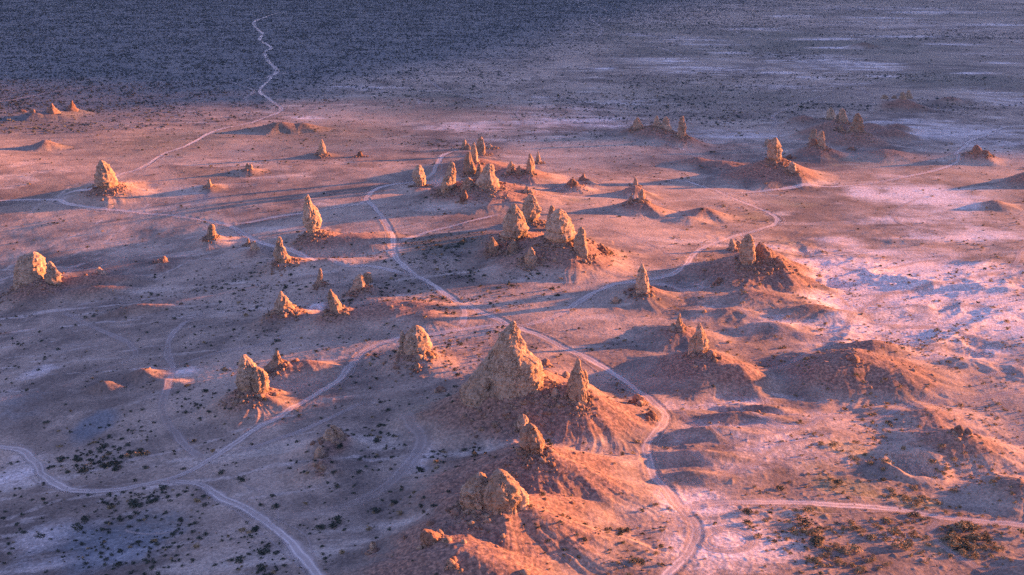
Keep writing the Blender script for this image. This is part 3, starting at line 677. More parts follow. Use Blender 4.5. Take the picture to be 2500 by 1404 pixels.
# ------------------------------------------------------------------ roads and trails (photo pixel polylines thrown onto the terrain)
ROADS = [  # (name, width m, strength, material, points)
 ("road", 3.1, .8, 0, [(-60,492),(0,490),(70,488),(139,488),(165,497),(214,506),(320,517),(427,527),(527,543),(577,560),(620,585),(670,602),(740,625),(830,644),(901,650),(987,668),(1015,675)]),
 ("road", 3.1, .8, 0, [(139,488),(150,478),(185,466),(235,455),(290,428),(345,410),(400,376),(450,358),(530,318),(600,303),(640,290),(680,275),(686,264),(662,246),(648,235),(634,225),(640,212),(658,196),(660,190),(655,183)]),
 ("road", 3.1, .8, 0, [(540,548),(600,544),(690,527),(760,518),(830,506),(883,496),(896,481),(912,465),(937,455),(969,449),(1000,446),(1030,441),(1047,431),(1061,414),(1076,385),(1093,374),(1118,367)]),
 ("road", 3.1, .8, 0, [(892,484),(898,490),(912,503),(933,531),(951,560),(960,585),(958,606),(969,631),(990,652),(1015,671),(1058,696),(1093,721),(1122,739),(1165,757),(1222,782),(1243,794),(1268,801),(1307,814),(1343,831),(1386,853),(1435,874),(1489,906),(1539,938),(1578,967),(1610,995),(1624,1017),(1617,1042),(1596,1059),(1582,1075),(1577,1100),(1587,1133),(1600,1166),(1627,1193),(1650,1225),(1690,1275),(1700,1310),(1670,1360),(1630,1404),(1610,1440)]),
 ("road", 3.1, .8, 0, [(962,601),(980,587),(1044,567),(1115,549),(1186,531),(1236,520)]),
 ("road", 3.1, .8, 0, [(1243,797),(1268,796),(1329,782),(1375,764),(1407,742),(1450,714),(1507,693),(1560,687),(1613,677),(1656,660),(1688,627),(1724,602),(1781,581),(1845,563),(1888,549),(1897,537),(1881,522),(1838,503),(1781,481),(1753,467),(1713,455),(1681,444),(1660,442),(1600,436),(1530,432)]),
 ("road", 3.1, .8, 0, [(1768,472),(1874,465),(1981,451),(2037,456),(2105,451),(2176,439),(2265,421),(2322,403),(2340,387),(2333,376),(2354,360),(2372,342),(2426,325),(2454,310),(2520,312)]),
 ("road", 3.1, .8, 0, [(1243,794),(1186,796),(1115,806),(1058,815),(972,826),(919,842),(883,863),(858,892),(830,924),(748,977),(677,1020),(631,1043),(531,1110),(448,1156),(382,1176),(299,1193),(232,1199),(173,1196),(133,1179),(103,1156),(83,1126),(50,1100),(0,1091),(-70,1086)]),
 ("road", 3.1, .8, 0, [(382,1178),(415,1174),(460,1178),(498,1186),(538,1212),(598,1242),(647,1272),(697,1312),(747,1365),(777,1404),(800,1440)]),
 ("road", 3.1, .8, 0, [(1660,1240),(1743,1229),(1826,1226),(1926,1227),(2025,1232),(2125,1237),(2208,1247),(2291,1262),(2390,1272),(2490,1282),(2600,1292)]),
 ("path", 3.6, .8, 1, [(1122,740),(1133,757),(1133,782),(1124,796),(1112,803)]),
 ("path", 5.0, .6, 1, [(985,1005),(1005,1035),(1029,1066),(1016,1106),(976,1156),(913,1206),(830,1239),(740,1258),(660,1262)]),
 ("path", 3.0, .6, 1, [(901,977),(830,1009),(740,1050),(640,1085),(560,1112)]),
 ("path", 3.6, .65, 1, [(480,774),(445,792),(416,824),(409,860),(420,895),(409,942),(395,985),(409,1034),(438,1070),(459,1095),(500,1125)]),
 ("path", 3.0, .55, 1, [(420,895),(520,865),(640,840),(745,790),(768,770),(770,745)]),
 ("path", 3.0, .55, 1, [(755,795),(790,815),(820,850),(830,880)]),
 ("path", 3.4, .55, 1, [(0,250),(100,230),(200,215),(350,202),(550,196),(640,192),(675,182),(800,167),(950,159),(1100,151),(1250,137)]),
 ("path", 4.0, .6, 1, [(552,197),(590,210),(620,222),(600,240),(615,255)]),
 ("dry_wash", 4.6, .8, 0, [(660,190),(676,176),(672,166),(655,150),(648,135),(646,126),(662,118),(648,106),(634,97),(640,82),(624,66),(621,53),(650,41),(678,32)]),
 ("path", 3.2, .6, 1, [(920,220),(950,232),(1025,245),(1010,262)]),
 ("path", 3.2, .5, 1, [(1015,165),(1065,210),(1165,245),(1240,262)]),
 ("path", 3.0, .5, 1, [(1240,330),(1275,300),(1262,280),(1270,262)]),
 ("path", 3.4, .5, 1, [(1870,322),(1895,300),(1890,280),(1960,250),(2030,228)]),
 ("path", 3.0, .5, 1, [(1520,335),(1600,345),(1690,375),(1710,392)]),
 ("path", 3.0, .5, 1, [(1320,458),(1390,438),(1440,428),(1470,440),(1462,450)]),
 ("path", 2.6, .65, 1, [(1650,1192),(1660,1188),(1753,1166),(1809,1143),(1876,1106),(1912,1088),(1969,1075),(2030,1072)]),
 ("path", 2.6, .65, 1, [(1831,1083),(1839,1071),(1892,1058),(1959,1045),(1988,1034),(2016,1017),(2080,1020),(2151,1017),(2230,988),(2301,981),(2372,974),(2490,956),(2540,950)]),
 ("path", 2.6, .7, 1, [(2490,607),(2479,646),(2443,664),(2337,685),(2230,710),(2159,721),(2105,757),(2055,810),(2052,828),(2000,855),(1960,870)]),
 ("path", 2.4, .55, 1, [(2230,988),(2300,945),(2312,931),(2372,924),(2443,910),(2500,897)]),
 ("path", 2.4, .5, 1, [(1440,545),(1520,570),(1600,600),(1660,640)]),
 ("path", 2.6, .45, 1, [(2430,1404),(2310,1340),(2270,1300),(2300,1265)]),
 ("path", 4.0, .6, 1, [(1450,95),(1470,70),(1440,40),(1480,25),(1420,5),(1390,-10)]),
 ("path", 3.0, .5, 1, [(150,760),(230,800),(300,830),(330,870),(250,900),(180,915)]),
]
for w_, st_, pts_ in [
 (3.2, .75, [(1790,745),(1830,770),(1900,800),(1990,822),(2052,828)]), (3.6, .75, [(2052,828),(2010,850),(1960,870),(1915,892),(1880,905)]),
 (3.0, .7, [(2105,757),(2135,790),(2200,800),(2280,800),(2350,812),(2392,830),(2396,862),(2440,880)]), (2.6, .65, [(1690,962),(1780,988),(1850,1012),(1900,1035),(1950,1048)]),
 (2.4, .65, [(1640,1000),(1700,1040),(1760,1062),(1830,1080)]), (2.4, .6, [(1640,1085),(1700,1110),(1760,1135),(1800,1146)]), (2.6, .6, [(2000,690),(2060,735),(2105,757)]),
 (2.6, .6, [(2250,480),(2210,500),(2180,520),(2200,545),(2260,560)]), (2.4, .6, [(1990,640),(2080,660),(2160,655),(2240,640),(2330,630)]), (2.6, .6, [(2480,760),(2380,745),(2300,760),(2230,745),(2160,760)]),
 (4.5, .6, [(1460,40),(1500,50),(1560,42),(1620,55),(1680,62),(1760,70),(1850,92),(1960,105)]), (4.5, .55, [(1540,105),(1620,120),(1700,150),(1790,178),(1900,186)]), (4.5, .55, [(1990,140),(2080,150),(2160,172),(2230,185)]),
 (3.5, .5, [(1190,160),(1240,185),(1210,200)]), (3.0, .5, [(2085,205),(2110,222),(2118,235)])]:
    ROADS.append(("dry_wash", w_, st_, 1, pts_))
def loop_px(cx, cy, rx, ry, n=26, a0=0.0, a1=2 * math.pi):
    return [(cx + rx * math.cos(a0 + (a1 - a0) * k / n), cy + ry * math.sin(a0 + (a1 - a0) * k / n)) for k in range(n + 1)]
for k, (rx, ry) in enumerate([(70, 33), (61, 29), (54, 26), (45, 21)]):   # spun tyre rings on the turning ground
    ROADS.append(("tyre_track", .8, .8, 1, loop_px(1776 + k * 1.5, 1318, rx, ry, 40)))
for k, (rx, ry) in enumerate([(58, 11), (48, 8.5), (38, 6.5)]):
    ROADS.append(("tyre_track", 1.0, .5, 1, loop_px(455, 512, rx, ry, 30)))
for k, (rx, ry) in enumerate([(42, 9), (30, 6)]):
    ROADS.append(("tyre_track", 1.0, .5, 1, loop_px(1352, 470 + k * 3, rx, ry, 30)))
ROADS.append(("tyre_track", 1.0, .5, 1, loop_px(1960, 612, 42, 12, 30)))
ROADS.append(("tyre_track", .9, .6, 1, loop_px(365, 1290, 62, 14, 30, .2, 2.9)))
ROADS.append(("tyre_track", .9, .5, 1, loop_px(1640, 1310, 60, 70, 30, -1.2, 1.0)))
ROADS.append(("tyre_track", .9, .5, 1, loop_px(1620, 1310, 60, 80, 30, -1.2, 1.0)))
ROADS.append(("tyre_track", .9, .5, 1, loop_px(1900, 1360, 60, 30, 30, -1.6, 1.4)))

MAIN = [r for r in ROADS if r[0] == "road"]
def catmull(P, step):
    P = np.asarray(P, float)
    Q = np.vstack([2 * P[0] - P[1], P, 2 * P[-1] - P[-2]])
    out = []
    for i in range(1, len(Q) - 2):
        L = np.hypot(*(Q[i + 1] - Q[i])); n = max(2, int(L / step))
        for k in range(n):
            t = k / n
            out.append(.5 * ((2 * Q[i]) + (-Q[i - 1] + Q[i + 1]) * t + (2 * Q[i - 1] - 5 * Q[i] + 4 * Q[i + 1] - Q[i + 2]) * t * t + (-Q[i - 1] + 3 * Q[i] - 3 * Q[i + 1] + Q[i + 2]) * t ** 3))
    out.append(P[-1])
    return np.array(out)
ROAD_PTS = []                                             # x, y, half width: keeps shrubs off the roads
road_build = []
for (nm, w, st, mi, pts) in ROADS:
    pp = np.array(pts, float)
    X, Y, _ = hit(pp[:, 0], pp[:, 1])
    rmean = float(np.hypot(X, Y).mean())
    C = catmull(np.stack([X, Y], 1), 1.0 if rmean < 450 else 2.0 if rmean < 900 else 4.0)
    C[:, 0] += fbm2(C[:, 0] / 9, C[:, 1] / 9, 2, 101) * .5; C[:, 1] += fbm2(C[:, 0] / 9, C[:, 1] / 9, 2, 102) * .5
    road_build.append((nm, w, st, mi, C))
    for c in C[::2]: ROAD_PTS.append((c[0], c[1], w * .5))
for (nm, w, st, mi, C) in list(road_build):
    if nm != "road" or len(C) < 60: continue
    T = np.gradient(C, axis=0); T /= np.maximum(np.linalg.norm(T, axis=1, keepdims=True), 1e-6); N = np.stack([-T[:, 1], T[:, 0]], 1)
    for k in range(3):                       # wheel tracks of cars that left the worn line
        d = (1.6 + 1.0 * k) * noise2(C[:, 0] / 45 + 9 * k, C[:, 1] / 45, 171 + k) * 2.2 + (k - 1) * 1.1
        a = int(len(C) * (.05 + .1 * k)); e = int(len(C) * (.95 - .12 * k))
        road_build.append(("tyre_track", .55, .55, 1, (C + N * d[:, None])[a:e]))
# wear the main roads a little into the ground, with a low berm of pushed-up dust on either side
DREL = np.full(GX.shape, 9.0, np.float32)
for (nm, w, st, mi, C) in road_build:
    if mi: continue
    rr = np.hypot(C[:, 0], C[:, 1]); tt = np.arctan2(C[:, 0], C[:, 1])
    pad = w * 1.3
    for k in range(0, len(C), 30):
        c = C[k:k + 31]; r0, r1 = rr[k:k + 31].min() - pad, rr[k:k + 31].max() + pad
        t0, t1 = tt[k:k + 31].min() - pad / r0, tt[k:k + 31].max() + pad / r0
        i0, i1 = np.searchsorted(RS, [r0, r1]); j0, j1 = np.searchsorted(TH, [t0, t1])
        if i1 <= i0 or j1 <= j0: continue
        gx, gy = GX[i0:i1, j0:j1], GY[i0:i1, j0:j1]
        d = np.full(gx.shape, 1e9)
        for q in c[::2]: d = np.minimum(d, (gx - q[0]) ** 2 + (gy - q[1]) ** 2)
        DREL[i0:i1, j0:j1] = np.minimum(DREL[i0:i1, j0:j1], np.sqrt(d) / w)
GZ += -0.09 * sstep(.62, .42, DREL) + 0.045 * np.exp(-((DREL - .74) / .13) ** 2)

g_me = mesh_from("ground", np.stack([GX, GY, GZ], -1).reshape(-1, 3), grid_faces(NR, NT)[::-1].copy(), 4, ground_mat)
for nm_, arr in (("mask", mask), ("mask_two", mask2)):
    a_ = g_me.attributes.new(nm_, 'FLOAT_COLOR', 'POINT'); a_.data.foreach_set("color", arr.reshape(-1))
link("ground", g_me, kind="structure")

for (nm, w, st, mi, C) in road_build:
    T = np.gradient(C, axis=0); T /= np.maximum(np.linalg.norm(T, axis=1, keepdims=True), 1e-6)
    N = np.stack([-T[:, 1], T[:, 0]], 1)
    k = 9
    us = np.linspace(-1, 1, k)
    wv = w * .62 * (1 + .32 * noise2(C[:, 0] / 14, C[:, 1] / 14, 131))
    V = C[:, None, :] + N[:, None, :] * us[None, :, None] * wv[:, None, None]
    x, y = V[..., 0], V[..., 1]
    z = bil(GZ, x, y) + .035 + 1.0e-4 * np.hypot(x, y)
    verts = np.stack([x, y, z], -1).reshape(-1, 3)
    me = mesh_from(nm, verts, grid_faces(len(C), k), 4, trail_mat if mi else road_mat)
    uvl = me.uv_layers.new(name="UVMap")
    vi = np.empty(len(me.loops), np.int32); me.loops.foreach_get("vertex_index", vi)
    uvs = np.stack([(vi % k) / (k - 1), (vi // k) * .1], 1).astype(np.float32)
    uvl.data.foreach_set("uv", uvs.ravel())
    at = me.attributes.new("strength", 'FLOAT', 'POINT')
    ramp = np.ones(len(C)) * st
    if nm != "tyre_track":
        e = np.minimum(np.arange(len(C)), np.arange(len(C))[::-1]) / 6.0
        ramp *= np.clip(e, .25 if mi == 0 else 0, 1)
        ramp *= np.clip(.85 + .7 * noise2(C[:, 0] / 40, C[:, 1] / 40, 141), .35, 1.15) if mi else np.clip(1.0 + .4 * noise2(C[:, 0] / 30, C[:, 1] / 30, 142), .75, 1.2)
    at.data.foreach_set("value", np.clip(np.repeat(ramp, k), 0, 1).astype(np.float32))
    link(nm, me, kind="structure")

# ------------------------------------------------------------------ mountain range off to the right (it already shades the far plain)
nx, ny = 140, 70
uu, vv = np.meshgrid(np.linspace(0, 1, nx), np.linspace(0, 1, ny), indexing='ij')
ridge = np.array([(2130, 1250), (2350, 1490), (2550, 1800), (2690, 2030), (2800, 2230), (3000, 2900), (3200, 4200), (3300, 6500)], float)
rt = np.linspace(0, 1, len(ridge))
hr = np.array([150, 286, 338, 402, 462, 570, 660, 740])
cx_ = np.interp(uu, rt, ridge[:, 0]); cy_ = np.interp(uu, rt, ridge[:, 1]); hh_ = np.interp(uu, rt, hr)
wd = 260 + hh_ * 2.1
off = (vv - .5) * 2
mx_ = cx_ + off * wd; my_ = cy_ - off * wd * .35
prof = np.clip(1 - np.abs(off), 0, 1) ** 1.15
mz_ = hh_ * prof * (1 + .20 * fbm2(mx_ / 260, my_ / 260, 5, 201, ridged=True)) - 8 + 30 * prof * fbm2(mx_ / 90, my_ / 90, 3, 202)
hills_mat, _, _ = new_mat("mountain_rock")
b = NB(hills_mat.node_tree); Pm = b.pos()
b.out(b.bsdf(b.mix(b.ss(b.noise(Pm, .008, 6, .65), .35, .65), (.13, .095, .085), (.27, .20, .175)), .95))
link("hills", mesh_from("hills", np.stack([mx_, my_, mz_], -1).reshape(-1, 3), grid_faces(nx, ny)[::-1].copy(), 4, hills_mat), kind="structure")

# ------------------------------------------------------------------ tufa pinnacles
PART_NAMES = {}
for _l, _p in ((2, "horn"), (3, "head"), (4, "dome"), (7, "lump"), (10, "spire"), (12, "shoulder"), (13, "fin"), (25, "point"), (26, "fin"), (28, "pillar"), (37, "tooth"), (38, "fin"), (42, "lobe"), (47, "ledge"), (49, "lump"), (52, "shoulder"), (54, "heap")):
    PART_NAMES[ROCKS[_l][1]] = _p
def add_rock(name, label, mi, columns, seed):
    rng = random.Random(seed)
    allx = [v for c in columns for row in c for v in row[1:]]
    main = columns[0]
    # where the main column's foot meets the ground, then back by about half its thickness
    VV, FF = [], []
    base = 0
    org = None
    for ci, colm in enumerate(columns):
        ys = np.array([r[0] for r in colm], float); xl = np.array([r[1] for r in colm], float); xr = np.array([r[2] for r in colm], float)
        xc0 = .5 * (xl[0] + xr[0])
        X0, Y0, Z0 = hit(xc0, ys[0])
        s = float(np.hypot(X0, np.hypot(Y0, CAM_H - Z0))[0]) / FPX
        halfw = .5 * (xr - xl).max() * s
        asp = rng.uniform(.78, 1.02)
        Yc = float(Y0[0]) + halfw * asp * .55
        dx, dy, dz = ray(.5 * (xl + xr), ys)
        t = Yc / dy
        zc = CAM_H + dz * t; xcc = dx * t
        hw = .5 * (xr - xl) / FPX * t
        if org is None: org = (float(xcc[0]), Yc, float(bil(GZ, xcc[:1], np.array([Yc]))[0]))
        foot = min(zc[0], float(bil(GZ, xcc[:1], np.array([Yc]))[0])) - 1.2 - halfw * .25
        zc = np.concatenate([[foot], zc]); xcc = np.concatenate([[xcc[0]], xcc]); hw = np.concatenate([[hw[0] * 1.12], hw])
        pxw = max((xr - xl).max(), (ys[0] - ys[-1])) / 2.44
        na = int(np.clip(pxw * 2.2, 20, 120)); nr = int(np.clip(pxw * 2.0, 16, 110))
        if ci: na, nr = max(16, int(na)), max(14, int(nr))
        # denser rings near the tip
        q = np.linspace(0, 1, nr); q = 1 - (1 - q) ** 1.25
        zs = zc[0] + (zc[-1] - zc[0]) * q
        zmono = np.maximum.accumulate(zc + np.arange(len(zc)) * 1e-4)
        W = np.interp(zs, zmono, hw); XC = np.interp(zs, zmono, xcc)
        ker = np.array([1, 2, 1]) / 4.0
        for _ in range(1):
            W[1:-1] = np.convolve(W, ker, 'valid'); XC[1:-1] = np.convolve(XC, ker, 'valid')
        jz = zs / max(L0 := max(halfw, .5), .5)
        W[1:-1] *= 1 + .10 * noise2(jz * 2.6, jz * 0 + seed * 3.1, 5)[1:-1] + .05 * noise2(jz * 7, jz * 0 + seed * 1.7, 6)[1:-1]
        XC[1:-1] += W[1:-1] * .09 * noise2(jz * 2.2, jz * 0 - seed * 2.3, 7)[1:-1]
        # round the tip over
        tipr = hw[-1]
        a = np.linspace(0, 2 * math.pi, na, endpoint=False)
        A, ZZ = np.meshgrid(a, zs)
        lob = 1 + .10 * np.cos(2 * A + rng.uniform(0, 6)) * rng.uniform(.3, 1) + .07 * np.cos(3 * A + rng.uniform(0, 6) + ZZ * .12)
        px_ = np.cos(A) * W[:, None] * 1.05; py_ = np.sin(A) * W[:, None] * asp * lob
        x = XC[:, None] + px_; y = Yc + py_ + (np.linspace(0, 1, nr)[:, None] * rng.uniform(-.1, .15) * halfw); z = ZZ.copy()
        # crags: flutes, blocks and pits, scaled to the rock's size
        L = min(max(halfw, .5), 2.9)
        k1 = 1.0 / (L * .85); k2 = 1.0 / (L * .33); so = seed * 13.7
        n1 = fbm3(x * k1 + so, y * k1, z * k1 * .6, 3, seed)
        n2 = fbm3(x * k2 + so, y * k2, z * k2 * .55, 4, seed + 5, ridged=True)
        n3 = fbm3(x * k2 * 2.7, y * k2 * 2.7 + so, z * k2 * 2.7, 3, seed + 9)
        env = np.minimum(W[:, None], L * .6)
        wx, wy, wz = x + n1 * L * .3, y + n3 * L * .12, z + n1 * L * .3
        kb = 1.0 / (L * .46)
        _, gap, rnd = cells3(wx * kb + so, wy * kb, wz * kb * .62, seed)
        _, gap2, rnd2 = cells3(wx * kb * 2.6, wy * kb * 2.6 + so, wz * kb * 1.9, seed + 50)
        fl = noise3(np.cos(A) * 2.7 + so, np.sin(A) * 2.7, z * .30 / L, seed + 77) + .5 * noise3(np.cos(A) * 6.5 + so, np.sin(A) * 6.5, z * .5 / L, seed + 78)
        disp = env * (.26 * n1 + .17 * fl + .36 * (rnd - .5) * np.clip(gap / .22, 0, 1) - .30 * np.exp(-gap / .055) + .17 * (rnd2 - .5) * np.clip(gap2 / .3, 0, 1) - .12 * np.exp(-gap2 / .08) + .10 * (n2 - .1) + .07 * n3)
        x = x + np.cos(A) * disp; y = y + np.sin(A) * disp
        z = z + env * .16 * fbm3(x * k2, y * k2 + 9, z * k2 + so, 3, seed + 3)
        v = np.stack([x, y, z], -1).reshape(-1, 3)
        tip = np.array([[x[-1].mean(), y[-1].mean(), z[-1].mean() + tipr * .45]])
        quads = grid_faces(nr, na, True).reshape(-1, 4) + base
        tri_i = np.arange(na)
        top = np.stack([base + (nr - 1) * na + tri_i, base + (nr - 1) * na + (tri_i + 1) % na, np.full(na, base + nr * na), np.full(na, base + nr * na)], -1)
        VV.append(np.vstack([v, tip])); FF.append((quads, top[:, :3]))
        base += nr * na + 1
    o = None
    off = 0
    for ci, (v, (qd, tr)) in enumerate(zip(VV, FF)):
        pn = name if ci == 0 else PART_NAMES.get(label, "knob")
        me = bpy.data.meshes.new(pn); me.from_pydata((v - np.array(org)).tolist(), [], (qd - off).tolist() + (tr - off).tolist())
        off += len(v)
        me.polygons.foreach_set("use_smooth", np.ones(len(me.polygons), bool))
        me.materials.append(red_rock_mat if mi else rock_mat)
        if ci == 0:
            o = link(name, me, label=label, category="pinnacle" if name == K else "boulder"); o.location = org
        else:
            link(pn, me, parent=o)
    return o
ROCK_POS = []
for i, (nm, lab, mi, cols) in enumerate(ROCKS):
    o = add_rock(nm, lab, mi, cols, i + 1)
    w_ = max(r[2] - r[1] for r in cols[0]) * np.hypot(o.location.x, o.location.y) / FPX
    ROCK_POS.append((o.location.x, o.location.y, w_ * .5, nm))
# ------------------------------------------------------------------ loose rubble, shrubs
rngn = np.random.default_rng(7)
from mathutils import kdtree
kd = kdtree.KDTree(len(ROAD_PTS))
for i, (x, y, w) in enumerate(ROAD_PTS): kd.insert((x, y, 0), i)
kd.balance()
def clear_of_roads(x, y, margin=1.0):
    keep = np.ones(len(x), bool)
    for i in range(len(x)):
        co, idx, d = kd.find((x[i], y[i], 0))
        if d < ROAD_PTS[idx][2] * margin + .2: keep[i] = False
    return keep
def uniform_area(n, r0, r1, half=25.0):
    r = np.sqrt(rngn.uniform(r0 * r0, r1 * r1, n)); t = np.radians(rngn.uniform(-half, half, n))
    return r * np.sin(t), r * np.cos(t)

def merged(name, V0, F0, x, y, z, sc, szz, rot, mat, **props):
    """many copies of a small mesh as one object; V0 is a list of variants sharing face layout F0"""
    n = len(x); nv = V0[0].shape[0]
    var = rngn.integers(0, len(V0), n)
    base = np.stack(V0)[var]
    c, s_ = np.cos(rot)[:, None], np.sin(rot)[:, None]
    vx = (base[..., 0] * c - base[..., 1] * s_) * sc[:, None] + x[:, None]
    vy = (base[..., 0] * s_ + base[..., 1] * c) * sc[:, None] + y[:, None]
    vz = base[..., 2] * (sc * szz)[:, None] + z[:, None]
    V = np.stack([vx, vy, vz], -1).reshape(-1, 3)
    F = (F0[None] + (np.arange(n) * nv)[:, None, None]).reshape(-1)
    return link(name, mesh_from(name, V, F, F0.shape[1], mat, smooth=False), **props)

# rubble: angular stones thick round the feet of the rocks and down the mounds
ico = []
g_ = (1 + 5 ** .5) / 2
ICO_V = np.array([(-1, g_, 0), (1, g_, 0), (-1, -g_, 0), (1, -g_, 0), (0, -1, g_), (0, 1, g_), (0, -1, -g_), (0, 1, -g_), (g_, 0, -1), (g_, 0, 1), (-g_, 0, -1), (-g_, 0, 1)]) / 1.9
ICO_F = np.array([(0, 11, 5), (0, 5, 1), (0, 1, 7), (0, 7, 10), (0, 10, 11), (1, 5, 9), (5, 11, 4), (11, 10, 2), (10, 7, 6), (7, 1, 8), (3, 9, 4), (3, 4, 2), (3, 2, 6), (3, 6, 8), (3, 8, 9), (4, 9, 5), (2, 4, 11), (6, 2, 10), (8, 6, 7), (9, 8, 1)])
stones = []
for k in range(8):
    v = ICO_V * (1 + rngn.uniform(-.35, .3, (12, 1))) * rngn.uniform(.7, 1.25, (1, 3)); stones.append(v)
xs, ys = [], []
for (x, y, w, nm) in ROCK_POS:
    if math.hypot(x, y) > 900: continue
    n = int((210 if nm == K else 40) * min(2.2, .5 + w / 3))
    rr_ = w * (.8 + np.abs(rngn.normal(0, .75, n))); aa = rngn.uniform(0, 2 * math.pi, n)
    xs.append(x + rr_ * np.cos(aa)); ys.append(y + rr_ * np.sin(aa) - rr_ * .15)
cx2, cy2 = uniform_area(60000, 205, 620)
p = bil(GRUB, cx2, cy2) ** 1.5 * (.35 + fbm2(cx2 / 12, cy2 / 12, 2, 301))
m = rngn.uniform(0, 1, len(cx2)) < p * .28
xs.append(cx2[m]); ys.append(cy2[m])
xs = np.concatenate(xs); ys = np.concatenate(ys)
m = clear_of_roads(xs, ys); xs, ys = xs[m], ys[m]
sz = .10 + rngn.gamma(1.1, .17, len(xs)); sz = np.where(rngn.uniform(0, 1, len(xs)) < .05, sz + rngn.uniform(.2, .7, len(xs)), sz); sz = np.minimum(sz, 1.3)
half_ = rngn.uniform(0, 1, len(xs)) < .6
for nm, mt, q in (("rubble", rock_mat, half_), ("rubble", red_rock_mat, ~half_)):
    merged(nm, stones, ICO_F, xs[q], ys[q], bil(GZ, xs[q], ys[q]) + sz[q] * .15, sz[q], np.full(q.sum(), .75), rngn.uniform(0, 6.28, q.sum()), mt, kind="stuff", label="loose angular stones strewn over the mound slopes", category="rubble")

# shrub shapes: a low dome of many small leaf sprays
def shrub_mesh(n, seed, s0=.12, s1=.26):
    r = np.random.default_rng(seed)
    V, F = [], []
    lobes = [(r.uniform(-.45, .45), r.uniform(-.45, .45), r.uniform(.25, .5), r.uniform(.35, .6)) for _ in range(5)]
    for k in range(n):
        lx, ly, lz, lr = lobes[r.integers(0, 5)]
        d = r.normal(0, 1, 3); d /= np.linalg.norm(d); d[2] = abs(d[2]) if r.random() < .8 else d[2]
        c = np.array([lx, ly, lz]) + d * lr * r.uniform(.55, 1.0); c[2] = max(c[2], .02)
        e1 = r.normal(0, 1, 3); e1 /= np.linalg.norm(e1)
        e2 = np.cross(e1, d + r.normal(0, .4, 3)); e2 /= max(np.linalg.norm(e2), 1e-3)
        s = r.uniform(s0, s1)
        i = len(V)
        V += [c - e1 * s * .5, c + e1 * s * .5, c + e2 * s * 1.15]; F.append((i, i + 1, i + 2))
    return np.array(V), np.array(F)
near_shapes = [shrub_mesh(150, 400 + k) for k in range(6)]
mid_shapes = [shrub_mesh(26, 500 + k, .34, .62) for k in range(8)]
far_shapes = [shrub_mesh(9, 600 + k, .7, 1.15) for k in range(8)]
for (V, F) in mid_shapes: V *= np.array([1, 1, 1]); 
for (V, F) in far_shapes: V[:] = V.mean(0) + (V - V.mean(0)) * 1.0

DENSE = [(270, 1120, 150, 50, 1.0), (390, 1215, 190, 20, 1.0), (300, 1075, 90, 22, .8), (620, 1290, 40, 40, .8), (640, 1340, 60, 40, .6), (350, 1330, 260, 60, .45), (560, 1400, 260, 40, .55),
         (1080, 600, 160, 45, .85), (1000, 700, 160, 40, .6), (1130, 690, 120, 40, .5), (560, 720, 150, 40, .55), (660, 660, 120, 30, .5), (1040, 1000, 130, 45, .6), (1000, 1200, 140, 70, .55), (480, 1000, 160, 60, .3), (820, 1130, 140, 70, .3),
         (2080, 1320, 240, 80, 1.0), (2380, 1330, 170, 80, 1.0), (2000, 1215, 160, 26, .7), (2020, 1120, 160, 60, .6), (2220, 1210, 160, 40, .7), (2440, 1210, 80, 50, .6), (2300, 860, 170, 40, .6), (2420, 960, 110, 60, .45), (1950, 930, 60, 30, .3), (2230, 1040, 100, 40, .45), (1480, 1330, 150, 70, .75), (1400, 1300, 100, 60, .4),
         (930, 770, 150, 25, .45), (1250, 710, 130, 30, .5), (1450, 640, 100, 25, .4), (1230, 830, 100, 30, .3), (1420, 840, 120, 30, .3), (1830, 530, 80, 25, .6), (1780, 640, 110, 20, .4), (2380, 600, 130, 40, .4), (900, 620, 60, 20, .3),
         (580, 430, 130, 18, .8), (640, 400, 90, 14, .7), (720, 330, 120, 24, .7), (1060, 350, 90, 14, .9), (980, 340, 120, 16, .6), (1350, 330, 160, 20, .6), (1230, 320, 140, 14, .5), (1600, 250, 260, 24, .7), (1450, 290, 160, 20, .6), (1780, 280, 160, 18, .8), (2000, 262, 170, 8, .8), (2250, 262, 160, 10, .6), (1700, 200, 220, 16, .6), (1900, 130, 160, 12, .8), (1750, 60, 180, 12, .7), (2160, 190, 220, 10, .6), (1100, 220, 260, 28, .35), (2350, 90, 200, 8, .7), (1480, 420, 120, 14, .4), (1900, 330, 140, 10, .6), (1560, 355, 130, 12, .5), (300, 320, 300, 40, .25), (1000, 520, 90, 30, .5)]
def shrub_density(x, y):
    d = zone_sum(DENSE, x, y)
    cl = fbm2(x / 17, y / 17, 3, 311); cl2 = fbm2(x / 75, y / 75, 3, 312)
    w = np.clip(.15 + .40 * cl2, .03, 1) + d * 1.0 + .35 * egrid(ESILT, x, y)
    return np.clip(w * np.clip(.45 + 1.3 * cl, 0, 1.3), 0, 1) * (1 - .75 * bil(GRUB, x, y) * .9)
zones3 = []
# near and middle ground
x1, y1 = uniform_area(62000, 205, 520)
m = rngn.uniform(0, 1, len(x1)) < shrub_density(x1, y1); x1, y1 = x1[m], y1[m]
x2, y2 = uniform_area(120000, 520, 1250)
m = rngn.uniform(0, 1, len(x2)) < shrub_density(x2, y2) * .95; x2, y2 = x2[m], y2[m]
xa, ya = np.concatenate([x1, x2]), np.concatenate([y1, y2])
m = clear_of_roads(xa, ya, 1.15)
for (rx, ry, rw, _) in ROCK_POS: m &= np.hypot(xa - rx, ya - ry) > rw * 1.05
xa, ya = xa[m], ya[m]
za = bil(GZ, xa, ya)
sa = .16 + rngn.gamma(1.5, .20, len(xa)); sa = np.minimum(sa, 1.5) * (1 + .05 * sstep(500, 1100, np.hypot(xa, ya))) * (1 - .18 * sstep(300, 500, np.hypot(xa, ya)))
sa *= 1 + .18 * sstep(360, 260, np.hypot(xa, ya))
